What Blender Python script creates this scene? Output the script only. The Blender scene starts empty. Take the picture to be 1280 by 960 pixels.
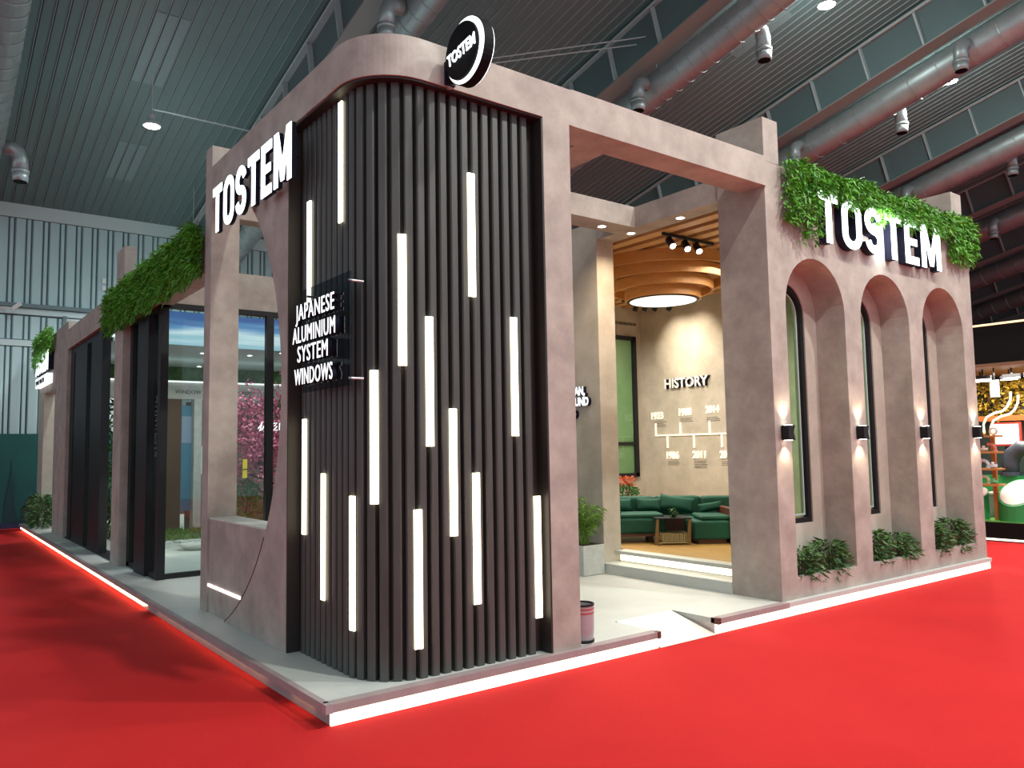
import bpy, bmesh, math, random
from mathutils import Vector, Matrix
R = math.radians
sc = bpy.context.scene
C = sc.collection

# ------------------------------------------------------------------ camera
cam_data = bpy.data.cameras.new('camera')
cam = bpy.data.objects.new('camera', cam_data)
C.objects.link(cam)
YAW, PITCH, ROLL, FPX = R(52.822077), R(4.6365554), R(0.97417819), 992.68284
fw = Vector((math.cos(YAW)*math.cos(PITCH), math.sin(YAW)*math.cos(PITCH), math.sin(PITCH)))
rt = Vector((math.sin(YAW), -math.cos(YAW), 0))
dn = fw.cross(rt)
r2 = math.cos(ROLL)*rt + math.sin(ROLL)*dn
d2 = -math.sin(ROLL)*rt + math.cos(ROLL)*dn
M = Matrix((r2, -d2, -fw)).transposed().to_4x4()
M.translation = Vector((-1.98749916, -4.44843632, 1.6))
cam.matrix_world = M
cam_data.sensor_fit = 'HORIZONTAL'
cam_data.sensor_width = 36
cam_data.lens = FPX/1280*36
cam_data.clip_end = 300
sc.camera = cam

# ------------------------------------------------------------------ world, exposure, hall lamps
w = bpy.data.worlds.new('hall_ambient')
sc.world = w
w.use_nodes = True
w.node_tree.nodes['Background'].inputs[0].default_value = (0.74, 0.90, 1.0, 1)
w.node_tree.nodes['Background'].inputs[1].default_value = 0.85
sc.view_settings.view_transform = 'Standard'
sc.view_settings.look = 'None'
sc.view_settings.gamma = 1
sc.view_settings.exposure = 0.0
sc.view_settings.use_curve_mapping = False


def lamp(kind, loc, power, color=(1, 1, 1), size=0.1, rot=None, target=None, spot=60, blend=0.6, name='lamp_light', parent=None):
    d = bpy.data.lights.new(name, kind)
    d.energy = power
    d.color = color
    if kind == 'SPOT':
        d.spot_size = R(spot)
        d.spot_blend = blend
        d.shadow_soft_size = size
    elif kind == 'AREA':
        d.shape = 'DISK'
        d.size = size
    else:
        d.shadow_soft_size = size
    o = bpy.data.objects.new(name, d)
    C.objects.link(o)
    o.location = loc
    if target is not None:
        o.rotation_euler = (Vector(target)-Vector(loc)).to_track_quat('-Z', 'Y').to_euler()
    elif rot:
        o.rotation_euler = rot
    if parent:
        o.parent = parent
        o.matrix_parent_inverse = parent.matrix_basis.inverted()
    return o


# hall high-bay lamps: (x, y, z, watts); the first three are the ones in view, the next three carry on the row out of frame
HIGHBAYS = [(1.44, 11.15, 7.76, 1000), (11.16, 3.13, 9.61, 1900), (16.24, 3.22, 9.59, 1900),
            (2.6, -5.2, 10.6, 2500), (6.6, -5.2, 10.6, 2600), (12.6, -5.2, 10.6, 2500), (3.2, 14.8, 6.0, 800)]  # last lamp is added, kept hidden, to brighten the back wall
WARMW = (1.0, 0.80, 0.55)
NEUT = (1.0, 0.93, 0.84)
COOL = (0.90, 0.97, 1.0)

# ------------------------------------------------------------------ helpers
def thing(name, label, cat, loc=(0, 0, 0), group=None):
    o = bpy.data.objects.new(name, None)
    C.objects.link(o)
    o.location = loc
    o.empty_display_size = 0.1
    o['label'] = label
    o['category'] = cat
    if group:
        o['group'] = group
    return o


def obj(name, bm, m, parent=None, label=None, kind=None, smooth=False):
    me = bm
    if isinstance(bm, bmesh.types.BMesh):
        bmesh.ops.recalc_face_normals(bm, faces=bm.faces)
        me = bpy.data.meshes.new(name)
        bm.to_mesh(me)
        bm.free()
    if m is not None and len(me.materials) == 0:
        me.materials.append(m)
    if smooth:
        for p in me.polygons:
            p.use_smooth = True
    o = bpy.data.objects.new(name, me)
    C.objects.link(o)
    if parent is not None:
        o.parent = parent
        if parent.type == 'EMPTY':
            o.matrix_parent_inverse = parent.matrix_basis.inverted()
    if label:
        o['label'] = label
    if kind:
        o['kind'] = kind
    return o


def tag(o, label, cat, group=None):
    o['label'] = label
    o['category'] = cat
    if group:
        o['group'] = group
    return o


def B():
    return bmesh.new()


def box(bm, x0, x1, y0, y1, z0, z1):
    v = [bm.verts.new((x, y, z)) for z in (z0, z1) for y in (y0, y1) for x in (x0, x1)]
    for f in ((0, 1, 3, 2), (4, 6, 7, 5), (0, 4, 5, 1), (2, 3, 7, 6), (0, 2, 6, 4), (1, 5, 7, 3)):
        bm.faces.new([v[i] for i in f])
    return bm


def bx(*a):
    return box(B(), *a)


def obox(bm, c, ax, ay, az, hx, hy, hz):
    """oriented box, half sizes"""
    c, ax, ay, az = Vector(c), Vector(ax).normalized(), Vector(ay).normalized(), Vector(az).normalized()
    v = [bm.verts.new(c+ax*hx*sx+ay*hy*sy+az*hz*sz) for sz in (-1, 1) for sy in (-1, 1) for sx in (-1, 1)]
    for f in ((0, 1, 3, 2), (4, 6, 7, 5), (0, 4, 5, 1), (2, 3, 7, 6), (0, 2, 6, 4), (1, 5, 7, 3)):
        bm.faces.new([v[i] for i in f])
    return bm


def prism(bm, pts, axis, d0, d1):
    """extrude a simple polygon. axis 'x': pts=(y,z); 'y': pts=(x,z); 'z': pts=(x,y)"""
    def P(p, d):
        return {'x': (d, p[0], p[1]), 'y': (p[0], d, p[1]), 'z': (p[0], p[1], d)}[axis]
    a = [bm.verts.new(P(p, d0)) for p in pts]
    b = [bm.verts.new(P(p, d1)) for p in pts]
    n = len(pts)
    fa = bm.faces.new(a)
    fb = bm.faces.new(b[::-1])
    for i in range(n):
        bm.faces.new((a[i], a[(i+1) % n], b[(i+1) % n], b[i]))
    fa.normal_update()
    fb.normal_update()
    bmesh.ops.triangulate(bm, faces=[fa, fb])
    return bm


def tube(bm, pts, r, n=8, caps=True):
    pts = [Vector(p) for p in pts]
    rings = []
    up = None
    for i, p in enumerate(pts):
        t = (pts[min(i+1, len(pts)-1)]-pts[max(i-1, 0)]).normalized()
        if up is None:
            up = t.orthogonal().normalized()
        up = (up-t*up.dot(t)).normalized()
        s = t.cross(up)
        rr = r[i] if isinstance(r, (list, tuple)) else r
        rings.append([bm.verts.new(p+(up*math.cos(2*math.pi*k/n)+s*math.sin(2*math.pi*k/n))*rr) for k in range(n)])
    for a, b in zip(rings, rings[1:]):
        for k in range(n):
            bm.faces.new((a[k], a[(k+1) % n], b[(k+1) % n], b[k]))
    if caps:
        bm.faces.new(rings[0][::-1])
        bm.faces.new(rings[-1])
    return bm


def lathe(bm, prof, c, n=24, cap=True):
    """prof: list of (r,z) ; around vertical axis at c"""
    rings = [[bm.verts.new((c[0]+r*math.cos(2*math.pi*k/n), c[1]+r*math.sin(2*math.pi*k/n), c[2]+z)) for k in range(n)] for r, z in prof]
    for a, b in zip(rings, rings[1:]):
        for k in range(n):
            bm.faces.new((a[k], a[(k+1) % n], b[(k+1) % n], b[k]))
    if cap:
        bm.faces.new(rings[0][::-1])
        bm.faces.new(rings[-1])
    return bm


def ringbox(bm, c, r0, r1, z0, z1, n=48):
    pr = [(r0, z0), (r1, z0), (r1, z1), (r0, z1)]
    rings = [[bm.verts.new((c[0]+r*math.cos(2*math.pi*k/n), c[1]+r*math.sin(2*math.pi*k/n), z)) for k in range(n)] for r, z in pr]
    for i in range(4):
        a, b = rings[i], rings[(i+1) % 4]
        for k in range(n):
            bm.faces.new((a[k], a[(k+1) % n], b[(k+1) % n], b[k]))
    return bm


def bevel(bm, w_=0.01, seg=1):
    bmesh.ops.bevel(bm, geom=bm.edges[:], offset=w_, segments=seg, affect='EDGES', profile=0.5)
    return bm


def xform(bm, mat):
    bmesh.ops.transform(bm, matrix=mat, verts=bm.verts)
    return bm


def frame2(origin, ux, uz):
    """matrix mapping local (x right, y up, z out) text space to world"""
    ux, uz = Vector(ux).normalized(), Vector(uz).normalized()
    n = ux.cross(uz)
    m = Matrix((ux, uz, n)).transposed().to_4x4()
    m.translation = Vector(origin)
    return m


def text_mesh(body, size, depth, bold=0.0, sx=1.0, align='LEFT', space=1.0):
    cu = bpy.data.curves.new('t', 'FONT')
    cu.body = body
    cu.size = size
    cu.extrude = depth/2
    cu.offset = bold
    cu.resolution_u = 3
    cu.align_x = align
    cu.space_character = space
    o = bpy.data.objects.new('t', cu)
    C.objects.link(o)
    dg = bpy.context.evaluated_depsgraph_get()
    dg.update()
    me = bpy.data.meshes.new_from_object(o.evaluated_get(dg))
    bpy.data.objects.remove(o)
    bpy.data.curves.remove(cu)
    for v in me.vertices:
        v.co.x *= sx
        v.co.z += depth/2
    me.materials.clear()
    return me


def text(name, body, size, depth, mat, m, parent=None, bold=0.0, sx=1.0, align='LEFT', label=None):
    me = text_mesh(body, size, depth, bold, sx, align)
    me.transform(m)
    return obj(name, me, mat, parent, label)


# ------------------------------------------------------------------ materials
def mat(name, col, rough=0.6, metal=0.0, noise=None, bump=0.0, bscale=40, emit=None, estr=0.0, spec=0.5, stretch=(1, 1, 1), detail=6):
    m = bpy.data.materials.new(name)
    m.use_nodes = True
    nt = m.node_tree
    b = nt.nodes['Principled BSDF']
    b.inputs['Base Color'].default_value = (*col, 1)
    b.inputs['Roughness'].default_value = rough
    b.inputs['Metallic'].default_value = metal
    b.inputs['Specular IOR Level'].default_value = spec
    tc = mp = None
    if noise or bump:
        tc = nt.nodes.new('ShaderNodeTexCoord')
        mp = nt.nodes.new('ShaderNodeMapping')
        mp.inputs['Scale'].default_value = stretch
        nt.links.new(tc.outputs['Object'], mp.inputs[0])
    if noise:
        col2, scale, = noise[0], noise[1]
        n = nt.nodes.new('ShaderNodeTexNoise')
        n.inputs['Scale'].default_value = scale
        n.inputs['Detail'].default_value = detail
        n.inputs['Roughness'].default_value = 0.65
        rp = nt.nodes.new('ShaderNodeValToRGB')
        rp.color_ramp.elements[0].position = 0.35
        rp.color_ramp.elements[1].position = 0.68
        rp.color_ramp.elements[0].color = (*col, 1)
        rp.color_ramp.elements[1].color = (*col2, 1)
        nt.links.new(mp.outputs[0], n.inputs['Vector'])
        nt.links.new(n.outputs['Fac'], rp.inputs[0])
        nt.links.new(rp.outputs[0], b.inputs['Base Color'])
    if bump:
        n2 = nt.nodes.new('ShaderNodeTexNoise')
        n2.inputs['Scale'].default_value = bscale
        n2.inputs['Detail'].default_value = 4
        bp = nt.nodes.new('ShaderNodeBump')
        bp.inputs['Strength'].default_value = bump
        bp.inputs['Distance'].default_value = 0.02
        nt.links.new(mp.outputs[0], n2.inputs['Vector'])
        nt.links.new(n2.outputs['Fac'], bp.inputs['Height'])
        nt.links.new(bp.outputs[0], b.inputs['Normal'])
    if emit:
        b.inputs['Emission Color'].default_value = (*emit, 1)
        b.inputs['Emission Strength'].default_value = estr
    return m


def emis(name, col, s):
    return mat(name, (0.8, 0.8, 0.8), 0.5, emit=col, estr=s)


def glass_mat(name, tint, gloss=0.08):
    m = bpy.data.materials.new(name)
    m.use_nodes = True
    nt = m.node_tree
    for n in list(nt.nodes):
        nt.nodes.remove(n)
    out = nt.nodes.new('ShaderNodeOutputMaterial')
    t = nt.nodes.new('ShaderNodeBsdfTransparent')
    t.inputs[0].default_value = (*tint, 1)
    g = nt.nodes.new('ShaderNodeBsdfGlossy')
    g.inputs['Roughness'].default_value = 0.02
    f = nt.nodes.new('ShaderNodeFresnel')
    f.inputs[0].default_value = 1.45
    mx = nt.nodes.new('ShaderNodeMixShader')
    ad = nt.nodes.new('ShaderNodeMath')
    ad.operation = 'MULTIPLY'
    ad.inputs[1].default_value = gloss/0.04
    ad.use_clamp = True
    nt.links.new(f.outputs[0], ad.inputs[0])
    ge = nt.nodes.new('ShaderNodeNewGeometry')
    iv = nt.nodes.new('ShaderNodeMath')
    iv.operation = 'SUBTRACT'
    iv.inputs[0].default_value = 1.0
    mu = nt.nodes.new('ShaderNodeMath')
    mu.operation = 'MULTIPLY'
    nt.links.new(ge.outputs['Backfacing'], iv.inputs[1])
    nt.links.new(ad.outputs[0], mu.inputs[0])
    nt.links.new(iv.outputs[0], mu.inputs[1])
    nt.links.new(mu.outputs[0], mx.inputs[0])
    nt.links.new(t.outputs[0], mx.inputs[1])
    nt.links.new(g.outputs[0], mx.inputs[2])
    nt.links.new(mx.outputs[0], out.inputs[0])
    return m


def leaf_mat(name, a, b_, rough=0.5):
    """leaf green varied per leaf by a fine noise"""
    return mat(name, a, rough, noise=(b_, 9.0), detail=8)


CONC = mat('pinkish_concrete_plaster', (0.31, 0.265, 0.230), 0.75, noise=((0.45, 0.395, 0.345), 3.2), bump=0.12, bscale=14)
CONC2 = mat('beige_concrete_plaster', (0.40, 0.355, 0.29), 0.75, noise=((0.52, 0.465, 0.39), 3.0), bump=0.1, bscale=14)
SLAT = mat('charcoal_slat_wood', (0.050, 0.052, 0.047), 0.5, noise=((0.074, 0.076, 0.069), 3.0), stretch=(6, 6, 0.6))
SLATBACK = mat('black_brown_backing', (0.022, 0.017, 0.015), 0.6)
DECK = mat('grey_laminate_deck', (0.50, 0.52, 0.49), 0.45, noise=((0.56, 0.57, 0.53), 4))
TRIM = mat('mauve_grey_edge_trim', (0.30, 0.235, 0.235), 0.55, noise=((0.36, 0.29, 0.28), 5))
RAMP = mat('white_laminate', (0.72, 0.70, 0.63), 0.5)
CARPET = mat('red_event_carpet', (0.50, 0.014, 0.016), 0.9, noise=((0.56, 0.019, 0.019), 0.7), bump=0.3, bscale=220, spec=0.15)
ROOF = mat('grey_roof_sheet', (0.095, 0.165, 0.17), 0.55, noise=((0.12, 0.195, 0.195), 0.6), stretch=(2, .15, 1))
ROOFB = mat('dark_roof_gap', (0.04, 0.05, 0.052), 0.8)
SKYL = mat('pale_roof_sheet', (0.17, 0.26, 0.27), 0.6)
STEEL = mat('dark_grey_girder_paint', (0.12, 0.18, 0.185), 0.5)
FLANGE = mat('brownish_grey_flange_paint', (0.24, 0.26, 0.24), 0.55)
STIFF = mat('light_grey_paint', (0.44, 0.50, 0.50), 0.5)
MATTE = mat('matt_black', (0.006, 0.006, 0.007), 0.7, spec=0.12)
GALV = mat('galvanised_duct_steel', (0.30, 0.35, 0.35), 0.42, metal=0.5, noise=((0.38, 0.43, 0.43), 3.0))
CLAD = mat('pale_metal_cladding', (0.40, 0.56, 0.58), 0.5, noise=((0.46, 0.63, 0.64), 1.3), stretch=(1, 1, .3))
CLADB = mat('dark_cladding_gap', (0.08, 0.11, 0.115), 0.7)
WHITEP = mat('white_panel_paint', (0.52, 0.64, 0.64), 0.5)
TEAL = mat('teal_banner_print', (0.004, 0.075, 0.070), 0.6, noise=((0.006, 0.11, 0.10), 0.8))
TEALD = mat('dark_teal_print', (0.010, 0.05, 0.06), 0.7)
BLACK = mat('black_aluminium', (0.012, 0.012, 0.014), 0.5, spec=0.25)
NAVY = mat('navy_letter_return', (0.007, 0.008, 0.022), 0.6, spec=0.2)
LETTER = emis('white_lit_letter_face', (0.86, 0.96, 1.0), 2.2)
LETTER2 = emis('white_lit_small_letter', (0.95, 0.98, 1.0), 1.15)
LEDW = emis('warm_white_light_bar', (1.0, 0.90, 0.62), 5.0)
LEDSTEP = emis('cream_plinth_light', (1.0, 0.90, 0.66), 1.9)
LEDFLOOR = emis('warm_plinth_light', (1.0, 0.72, 0.40), 5.0)
LEDSILL = emis('pinkish_white_slit_light', (1.0, 0.88, 0.84), 3.0)
LAMPW = emis('white_lamp_face', (1.0, 0.96, 0.88), 12.0)
HIGHBAY = emis('white_highbay_face', (0.95, 1.0, 1.0), 14.0)
PEND = emis('white_pendant_diffuser', (1.0, 0.98, 0.90), 1.15)
WOOD = mat('orange_brown_wood_veneer', (0.52, 0.245, 0.065), 0.5, noise=((0.62, 0.30, 0.085), 4), stretch=(1, 1, 5))
WOODC = mat('honey_slat_wood', (0.50, 0.27, 0.10), 0.5, noise=((0.60, 0.34, 0.14), 4), stretch=(5, .6, 5))
WOODFL = mat('honey_wood_floor', (0.34, 0.19, 0.05), 0.4, noise=((0.44, 0.265, 0.08), 5), stretch=(4, .8, 1))
DWOOD = mat('dark_red_wood', (0.10, 0.030, 0.018), 0.45)
SOFA = mat('dark_green_velvet', (0.003, 0.058, 0.034), 0.8, noise=((0.005, 0.080, 0.048), 3))
OLIVE = mat('pale_green_print', (0.22, 0.34, 0.15), 0.5, noise=((0.27, 0.40, 0.19), 2), emit=(0.25, 0.42, 0.18), estr=0.05)
GREEN1 = leaf_mat('hedge_leaf', (0.035, 0.17, 0.006), (0.13, 0.40, 0.02))
GREEN2 = leaf_mat('planter_leaf', (0.025, 0.07, 0.018), (0.09, 0.19, 0.045))
GREEN3 = leaf_mat('palm_leaf', (0.06, 0.17, 0.015), (0.22, 0.38, 0.05))
GREEN4 = leaf_mat('bush_leaf', (0.02, 0.09, 0.02), (0.07, 0.22, 0.04))
PINK = leaf_mat('pink_blossom', (0.36, 0.02, 0.07), (0.75, 0.22, 0.34))
REDF = leaf_mat('coral_flower', (0.55, 0.06, 0.03), (0.75, 0.2, 0.1))
BARK = mat('brown_bark', (0.07, 0.04, 0.025), 0.9)
SOIL = mat('dark_soil', (0.03, 0.022, 0.016), 0.95)
GLASS = glass_mat('clear_shopfront_glass', (0.86, 0.92, 0.90), 0.06)
GLASS2 = glass_mat('green_tinted_glass', (0.62, 0.78, 0.66), 0.05)
ACRYL = glass_mat('smoked_acrylic', (0.55, 0.58, 0.62), 0.035)
PRINTD = mat('dark_caption_print', (0.06, 0.05, 0.04), 0.7)
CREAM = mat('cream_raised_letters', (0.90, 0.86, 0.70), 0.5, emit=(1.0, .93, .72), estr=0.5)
WHITE = mat('white_enamel', (0.80, 0.80, 0.78), 0.4)
CHROME = mat('brushed_chrome', (0.42, 0.39, 0.41), 0.4, metal=0.35)
STONE = mat('pale_grey_stone', (0.46, 0.48, 0.45), 0.7, noise=((0.6, 0.6, 0.56), 8))
GRASS = leaf_mat('grass_green', (0.07, 0.14, 0.02), (0.2, 0.3, 0.06))
BLUEP = mat('sky_blue_panel', (0.05, 0.22, 0.34), 0.5)
BROWNP = mat('brown_wall_panel', (0.11, 0.065, 0.045), 0.6)
YEL = mat('bright_yellow', (0.75, 0.55, 0.02), 0.5)

# ------------------------------------------------------------------ setting: floor, roof, hall wall
FLZ = 0.0
floor = obj('floor', bx(-14, 52, -14, 17, -0.1, FLZ), CARPET)
floor['kind'] = 'structure'
floor['label'] = 'smooth red event carpet covering the hall floor'

SL = 0.231                      # roof slope


def rz(y, off=0.0):
    return 7.45+(16.8-y)*SL-off


sd = Vector((0, 1, -SL)).normalized()        # down the slope
sn = Vector((0, SL, 1)).normalized()         # roof normal (up)
Y0, Y1 = -7.0, 16.8
ycen = (Y0+Y1)/2
slen = (Y1-Y0)*math.sqrt(1+SL*SL)/2
bm = B()
obox(bm, Vector((22, ycen, rz(ycen)))+sn*0.10, (1, 0, 0), sd, sn, 30, slen, 0.03)
ceiling = obj('ceiling', bm, ROOFB)
ceiling['kind'] = 'structure'
ceiling['label'] = 'sloping dark grey ribbed metal roof of the hall'
# one strip of roof sheet with a turned-down lip on its far side
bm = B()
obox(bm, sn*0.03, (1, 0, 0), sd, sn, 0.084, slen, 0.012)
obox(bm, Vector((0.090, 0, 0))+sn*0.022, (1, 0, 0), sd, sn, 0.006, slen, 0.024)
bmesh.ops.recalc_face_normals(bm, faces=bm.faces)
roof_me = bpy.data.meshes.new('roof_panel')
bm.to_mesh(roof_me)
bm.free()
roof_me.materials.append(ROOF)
roof_me.materials.append(mat('roof_rib_catching_light', (0.30, 0.37, 0.37), 0.5))  # lip coloured lighter to stand in for light caught along its edge
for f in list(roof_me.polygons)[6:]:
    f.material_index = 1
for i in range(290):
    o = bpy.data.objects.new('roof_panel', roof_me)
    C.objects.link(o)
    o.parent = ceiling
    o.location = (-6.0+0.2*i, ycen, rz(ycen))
for (xa, xb, ya, yb) in ((1.2, 1.78, 9.5, 11.45), (1.4, 1.98, 13.5, 15.0), (1.0, 1.6, 4.8, 6.4), (11.6, 12.2, 4.4, 5.8)):
    for k in range(3):
        yc = (ya+yb)/2
        x = -6.0+0.2*(int((xa+6)/0.2+0.5)+k)
        bm = B()
        obox(bm, Vector((x, yc, rz(yc)))+sn*0.012, (1, 0, 0), sd, sn, 0.078, (yb-ya)/2*1.026, 0.005)
        obj('skylight_sheet', bm, SKYL, ceiling)

for i, gx in enumerate((-1.65, 3.75, 9.15, 14.5, 19.85, 25.2, 30.6, 36.0, 41.4)):
    names = ['leftmost', 'second', 'third', 'fourth', 'fifth', 'sixth', 'seventh', 'eighth', 'ninth']
    g = thing('roof_girder', names[i]+' sloping dark grey steel girder under the roof, counted from the left', 'girder', (gx, ycen, rz(ycen)), 'steel girders under the roof')
    obj('web', obox(B(), (gx, ycen, rz(ycen)-0.47), (1, 0, 0), sd, (0, 0, 1), 0.012, slen, 0.46), STEEL, g)
    obj('bottom_flange', obox(B(), (gx+0.05, ycen, rz(ycen)-0.95), (1, 0, 0), sd, sn, 0.20, slen, 0.018), FLANGE, g, 'brownish grey bottom flange')
    obj('top_flange', obox(B(), (gx, ycen, rz(ycen)-0.05), (1, 0, 0), sd, sn, 0.14, slen, 0.012), STIFF, g)
    obj('conduit', tube(B(), [(gx-0.16, Y0, rz(Y0)-0.10), (gx-0.16, Y1, rz(Y1)-0.10)], 0.018, 6), STIFF, g)
    y = Y0+0.5
    while y < Y1:
        obj('stiffener', obox(B(), (gx-0.07, y-0.10, rz(y-0.1)-0.49), (1, 0, 0), sd, sn, 0.055, 0.018, 0.43), STIFF, g)
        y += 1.2


def nozzle(bm, c, side):
    """side outlet: stub, elbow, nozzle pointing down"""
    c = Vector(c)
    s = Vector((side, 0, 0))
    tube(bm, [c+s*0.28, c+s*0.42, c+s*0.52-Vector((0, 0, .06)), c+s*0.56-Vector((0, 0, .18)), c+s*0.57-Vector((0, 0, .40))], 0.13, 12)
    tube(bm, [c+s*0.57-Vector((0, 0, .38)), c+s*0.57-Vector((0, 0, .44))], 0.15, 12)
    tube(bm, [c+s*0.57-Vector((0, 0, .44)), c+s*0.57-Vector((0, 0, .60))], [0.14, 0.13], 12)
    return bm


ducts = [(-1.10, 0.30, 1.2, [(12.4, 1)], 'leftmost galvanised round duct above the red carpet edge'),
         (4.36, 0.25, 1.2, [(6.3, -1), (12.6, -1)], 'galvanised round duct ending behind the curved header'),
         (9.72, 0.32, 1.2, [(6.0, -1), (3.9, 1)], 'galvanised round duct above the entrance beam'),
         (15.15, 0.34, 1.2, [(6.1, -1), (2.3, -1), (4.1, 1)], 'galvanised round duct running to the right pillar of the hedge'),
         (20.65, 0.36, 1.2, [(6.2, -1), (3.9, 1)], 'galvanised round duct passing behind the far right pillar'),
         (26.3, 0.36, 1.2, [(6.2, -1), (3.9, 1)], 'round duct seen right of the far right pillar'),
         (31.7, 0.36, 1.2, [(6.2, -1)], 'distant round duct above the neighbouring black fascia'),
         (37.1, 0.36, 1.2, [(6.0, -1)], 'farthest round duct visible at right edge')]
for (dx, r, off, nz, lab) in ducts:
    t = thing('air_duct', lab, 'duct', (dx, ycen, rz(ycen)-off), 'round air ducts under the roof')
    ye = 16.4 if dx > 0 else 12.6
    obj('pipe', tube(B(), [(dx, Y0, rz(Y0, off)), (dx, ye, rz(ye, off))], r, 24), GALV, t, smooth=True)
    bm = B()
    y = Y0+0.3
    while y < ye:
        p = Vector((dx, y, rz(y, off)))
        tube(bm, [p-sd*0.012, p+sd*0.012], r+0.010, 20)
        y += 0.30 if dx < 12 else 0.6
    obj('seam', bm, GALV, t, kind='stuff')
    for (y, s) in nz:
        nz_o = obj('nozzle', nozzle(B(), (dx, y, rz(y, off)), s), GALV, t, smooth=True)
        pm = Vector((dx+s*0.57, y, rz(y, off)-0.60))
        obj('nozzle_mouth_shade', tube(B(), [pm, pm-Vector((0, 0, .012))], 0.115, 12), MATTE, nz_o, 'black disc for the shade in the open mouth')  # black disc stands in for the shade inside the outlet
    y = Y0+1
    while y < ye:
        obj('hanger', tube(B(), [(dx, y, rz(y, off)+r), (dx, y, rz(y))], 0.008, 5), STIFF, t)
        y += 3.0

for i, (x, y, z, pw) in enumerate(HIGHBAYS):
    lab = ['round white hall lamp hanging at upper left over the pavilion', 'round white hall lamp at top edge above entrance',
           'round white hall lamp at upper right above the hedge', 'hall lamp out of view beside the camera', 'hall lamp out of view right of the camera', 'hall lamp out of view far right', 'added hall lamp brightening the hall wall, hidden behind the hedge and post at left'][i]
    t = thing('highbay_lamp', lab, 'lamp', (x, y, z), 'hall ceiling lamps')
    obj('housing', lathe(B(), [(0.06, 0.22), (0.06, 0.12), (0.155, 0.04), (0.155, 0.0)], (x, y, z), 20), STIFF, t)
    obj('lamp_face', lathe(B(), [(0.13, -0.012), (0.13, -0.001)], (x, y, z), 20), HIGHBAY, t)
    obj('cable', tube(B(), [(x, y, z+0.2), (x, y, rz(y))], 0.008, 5), STIFF, t)
    lamp('POINT', (x, y, z-0.06), (0.13 if x > 5 else 0.03)*pw, (0.90, 1.0, 0.95), 0.2, name='lamp_light', parent=t)
    lamp('SPOT', (x, y, z-0.05), pw, (1.0, 0.99, 0.93) if x > 2 else COOL, 0.2, rot=(0, 0, 0), spot=150, blend=0.6, name='lamp_light', parent=t)

t = thing('sprinkler_pipe', 'thin grey pipe crossing the ceiling behind the left lettering', 'pipe', (2.5, 11.4, 8.3))
obj('pipe', tube(B(), [(1.5, 11.4, 8.2), (3.75, 11.4, 8.2)], 0.016, 6), STIFF, t)
obj('hanger', tube(B(), [(1.5, 11.4, 8.2), (1.5, 11.3, 7.95)], 0.010, 6), STIFF, t)
bm = B()
tube(bm, [(6.6, 7.6, 9.1), (9.1, 5.7, 9.5)], 0.014, 5)
tube(bm, [(6.6, 7.75, 9.05), (9.1, 5.95, 9.45)], 0.014, 5)
tag(obj('tie_rod', bm, STIFF), 'pair of thin tie rods meeting the girder above the round sign', 'rod')

# back hall wall with its cladding
wall = obj('wall_back', bx(-8, 52, 16.86, 17.0, 0, 7.55), CLADB)
wall['kind'] = 'structure'
wall['label'] = 'pale metal clad hall wall at far left'
def clad_profile(bm, z0, z1):
    prism(bm, [(0, 0.0), (0.02, -0.045), (0.19, -0.045), (0.21, 0.0)], 'z', z0, z1)
    prism(bm, [(0.235, 0.0), (0.245, -0.03), (0.305, -0.03), (0.315, 0.0)], 'z', z0, z1)


bm = B()
clad_profile(bm, 5.12, 7.12)
bmesh.ops.recalc_face_normals(bm, faces=bm.faces)
me_hi = bpy.data.meshes.new('cladding_panel')
bm.to_mesh(me_hi); bm.free(); me_hi.materials.append(CLAD)
bm = B()
clad_profile(bm, 2.12, 4.12)
bmesh.ops.recalc_face_normals(bm, faces=bm.faces)
me_lo = bpy.data.meshes.new('cladding_panel')
bm.to_mesh(me_lo); bm.free(); me_lo.materials.append(CLAD)
bm = B()
clad_profile(bm, 4.30, 4.84)
bmesh.ops.recalc_face_normals(bm, faces=bm.faces)
me_mid = bpy.data.meshes.new('cladding_panel')
bm.to_mesh(me_mid); bm.free(); me_mid.materials.append(CLAD)
for i in range(40):
    for me in (me_hi, me_lo, me_mid):
        x = -4.0+0.345*i
        if me is not me_hi and x > 0.55:
            continue
        o = bpy.data.objects.new('cladding_panel', me)
        C.objects.link(o)
        o.parent = wall
        o.location = (x, 16.86, 0)
obj('eaves_band', bx(-8, 20, 16.80, 16.86, 7.14, 7.46), WHITEP, wall, 'pale horizontal eaves band')
obj('sheet_band', bx(-8, 12, 16.80, 16.86, 4.88, 5.02), WHITEP, wall)
obj('rail', bx(-8, 12, 16.70, 16.86, 5.03, 5.12), STEEL, wall)
obj('sheet_band', bx(-8, 0.85, 16.80, 16.86, 4.14, 4.28), WHITEP, wall)
obj('plain_panel', bx(0.88, 3.5, 16.80, 16.86, 2.1, 4.85), WHITEP, wall, 'plain white panel behind the far hedge')
obj('post', bx(0.80, 0.88, 16.76, 16.86, 0.1, 4.9), STEEL, wall)
obj('junction_box', bx(1.62, 1.70, 16.74, 16.80, 5.6, 5.72), WHITE, wall)
obj('junction_box', bx(1.62, 1.70, 16.74, 16.80, 5.78, 5.9), WHITE, wall)
t = thing('wall_bracket', 'small white bracket lamp on pale wall above the banner at far left', 'bracket', (-0.2, 16.7, 4.95))
obj('arm', tube(B(), [(-0.45, 16.78, 5.0), (-0.2, 16.5, 4.95)], 0.025, 6), WHITE, t)
obj('head', tube(B(), [(-0.22, 16.52, 4.95), (-0.1, 16.42, 5.06)], 0.05, 8), WHITE, t)
t = thing('teal_banner', 'dark teal mural banner with tree silhouettes along foot of hall wall', 'banner', (-1, 16.78, 0.0))
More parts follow.
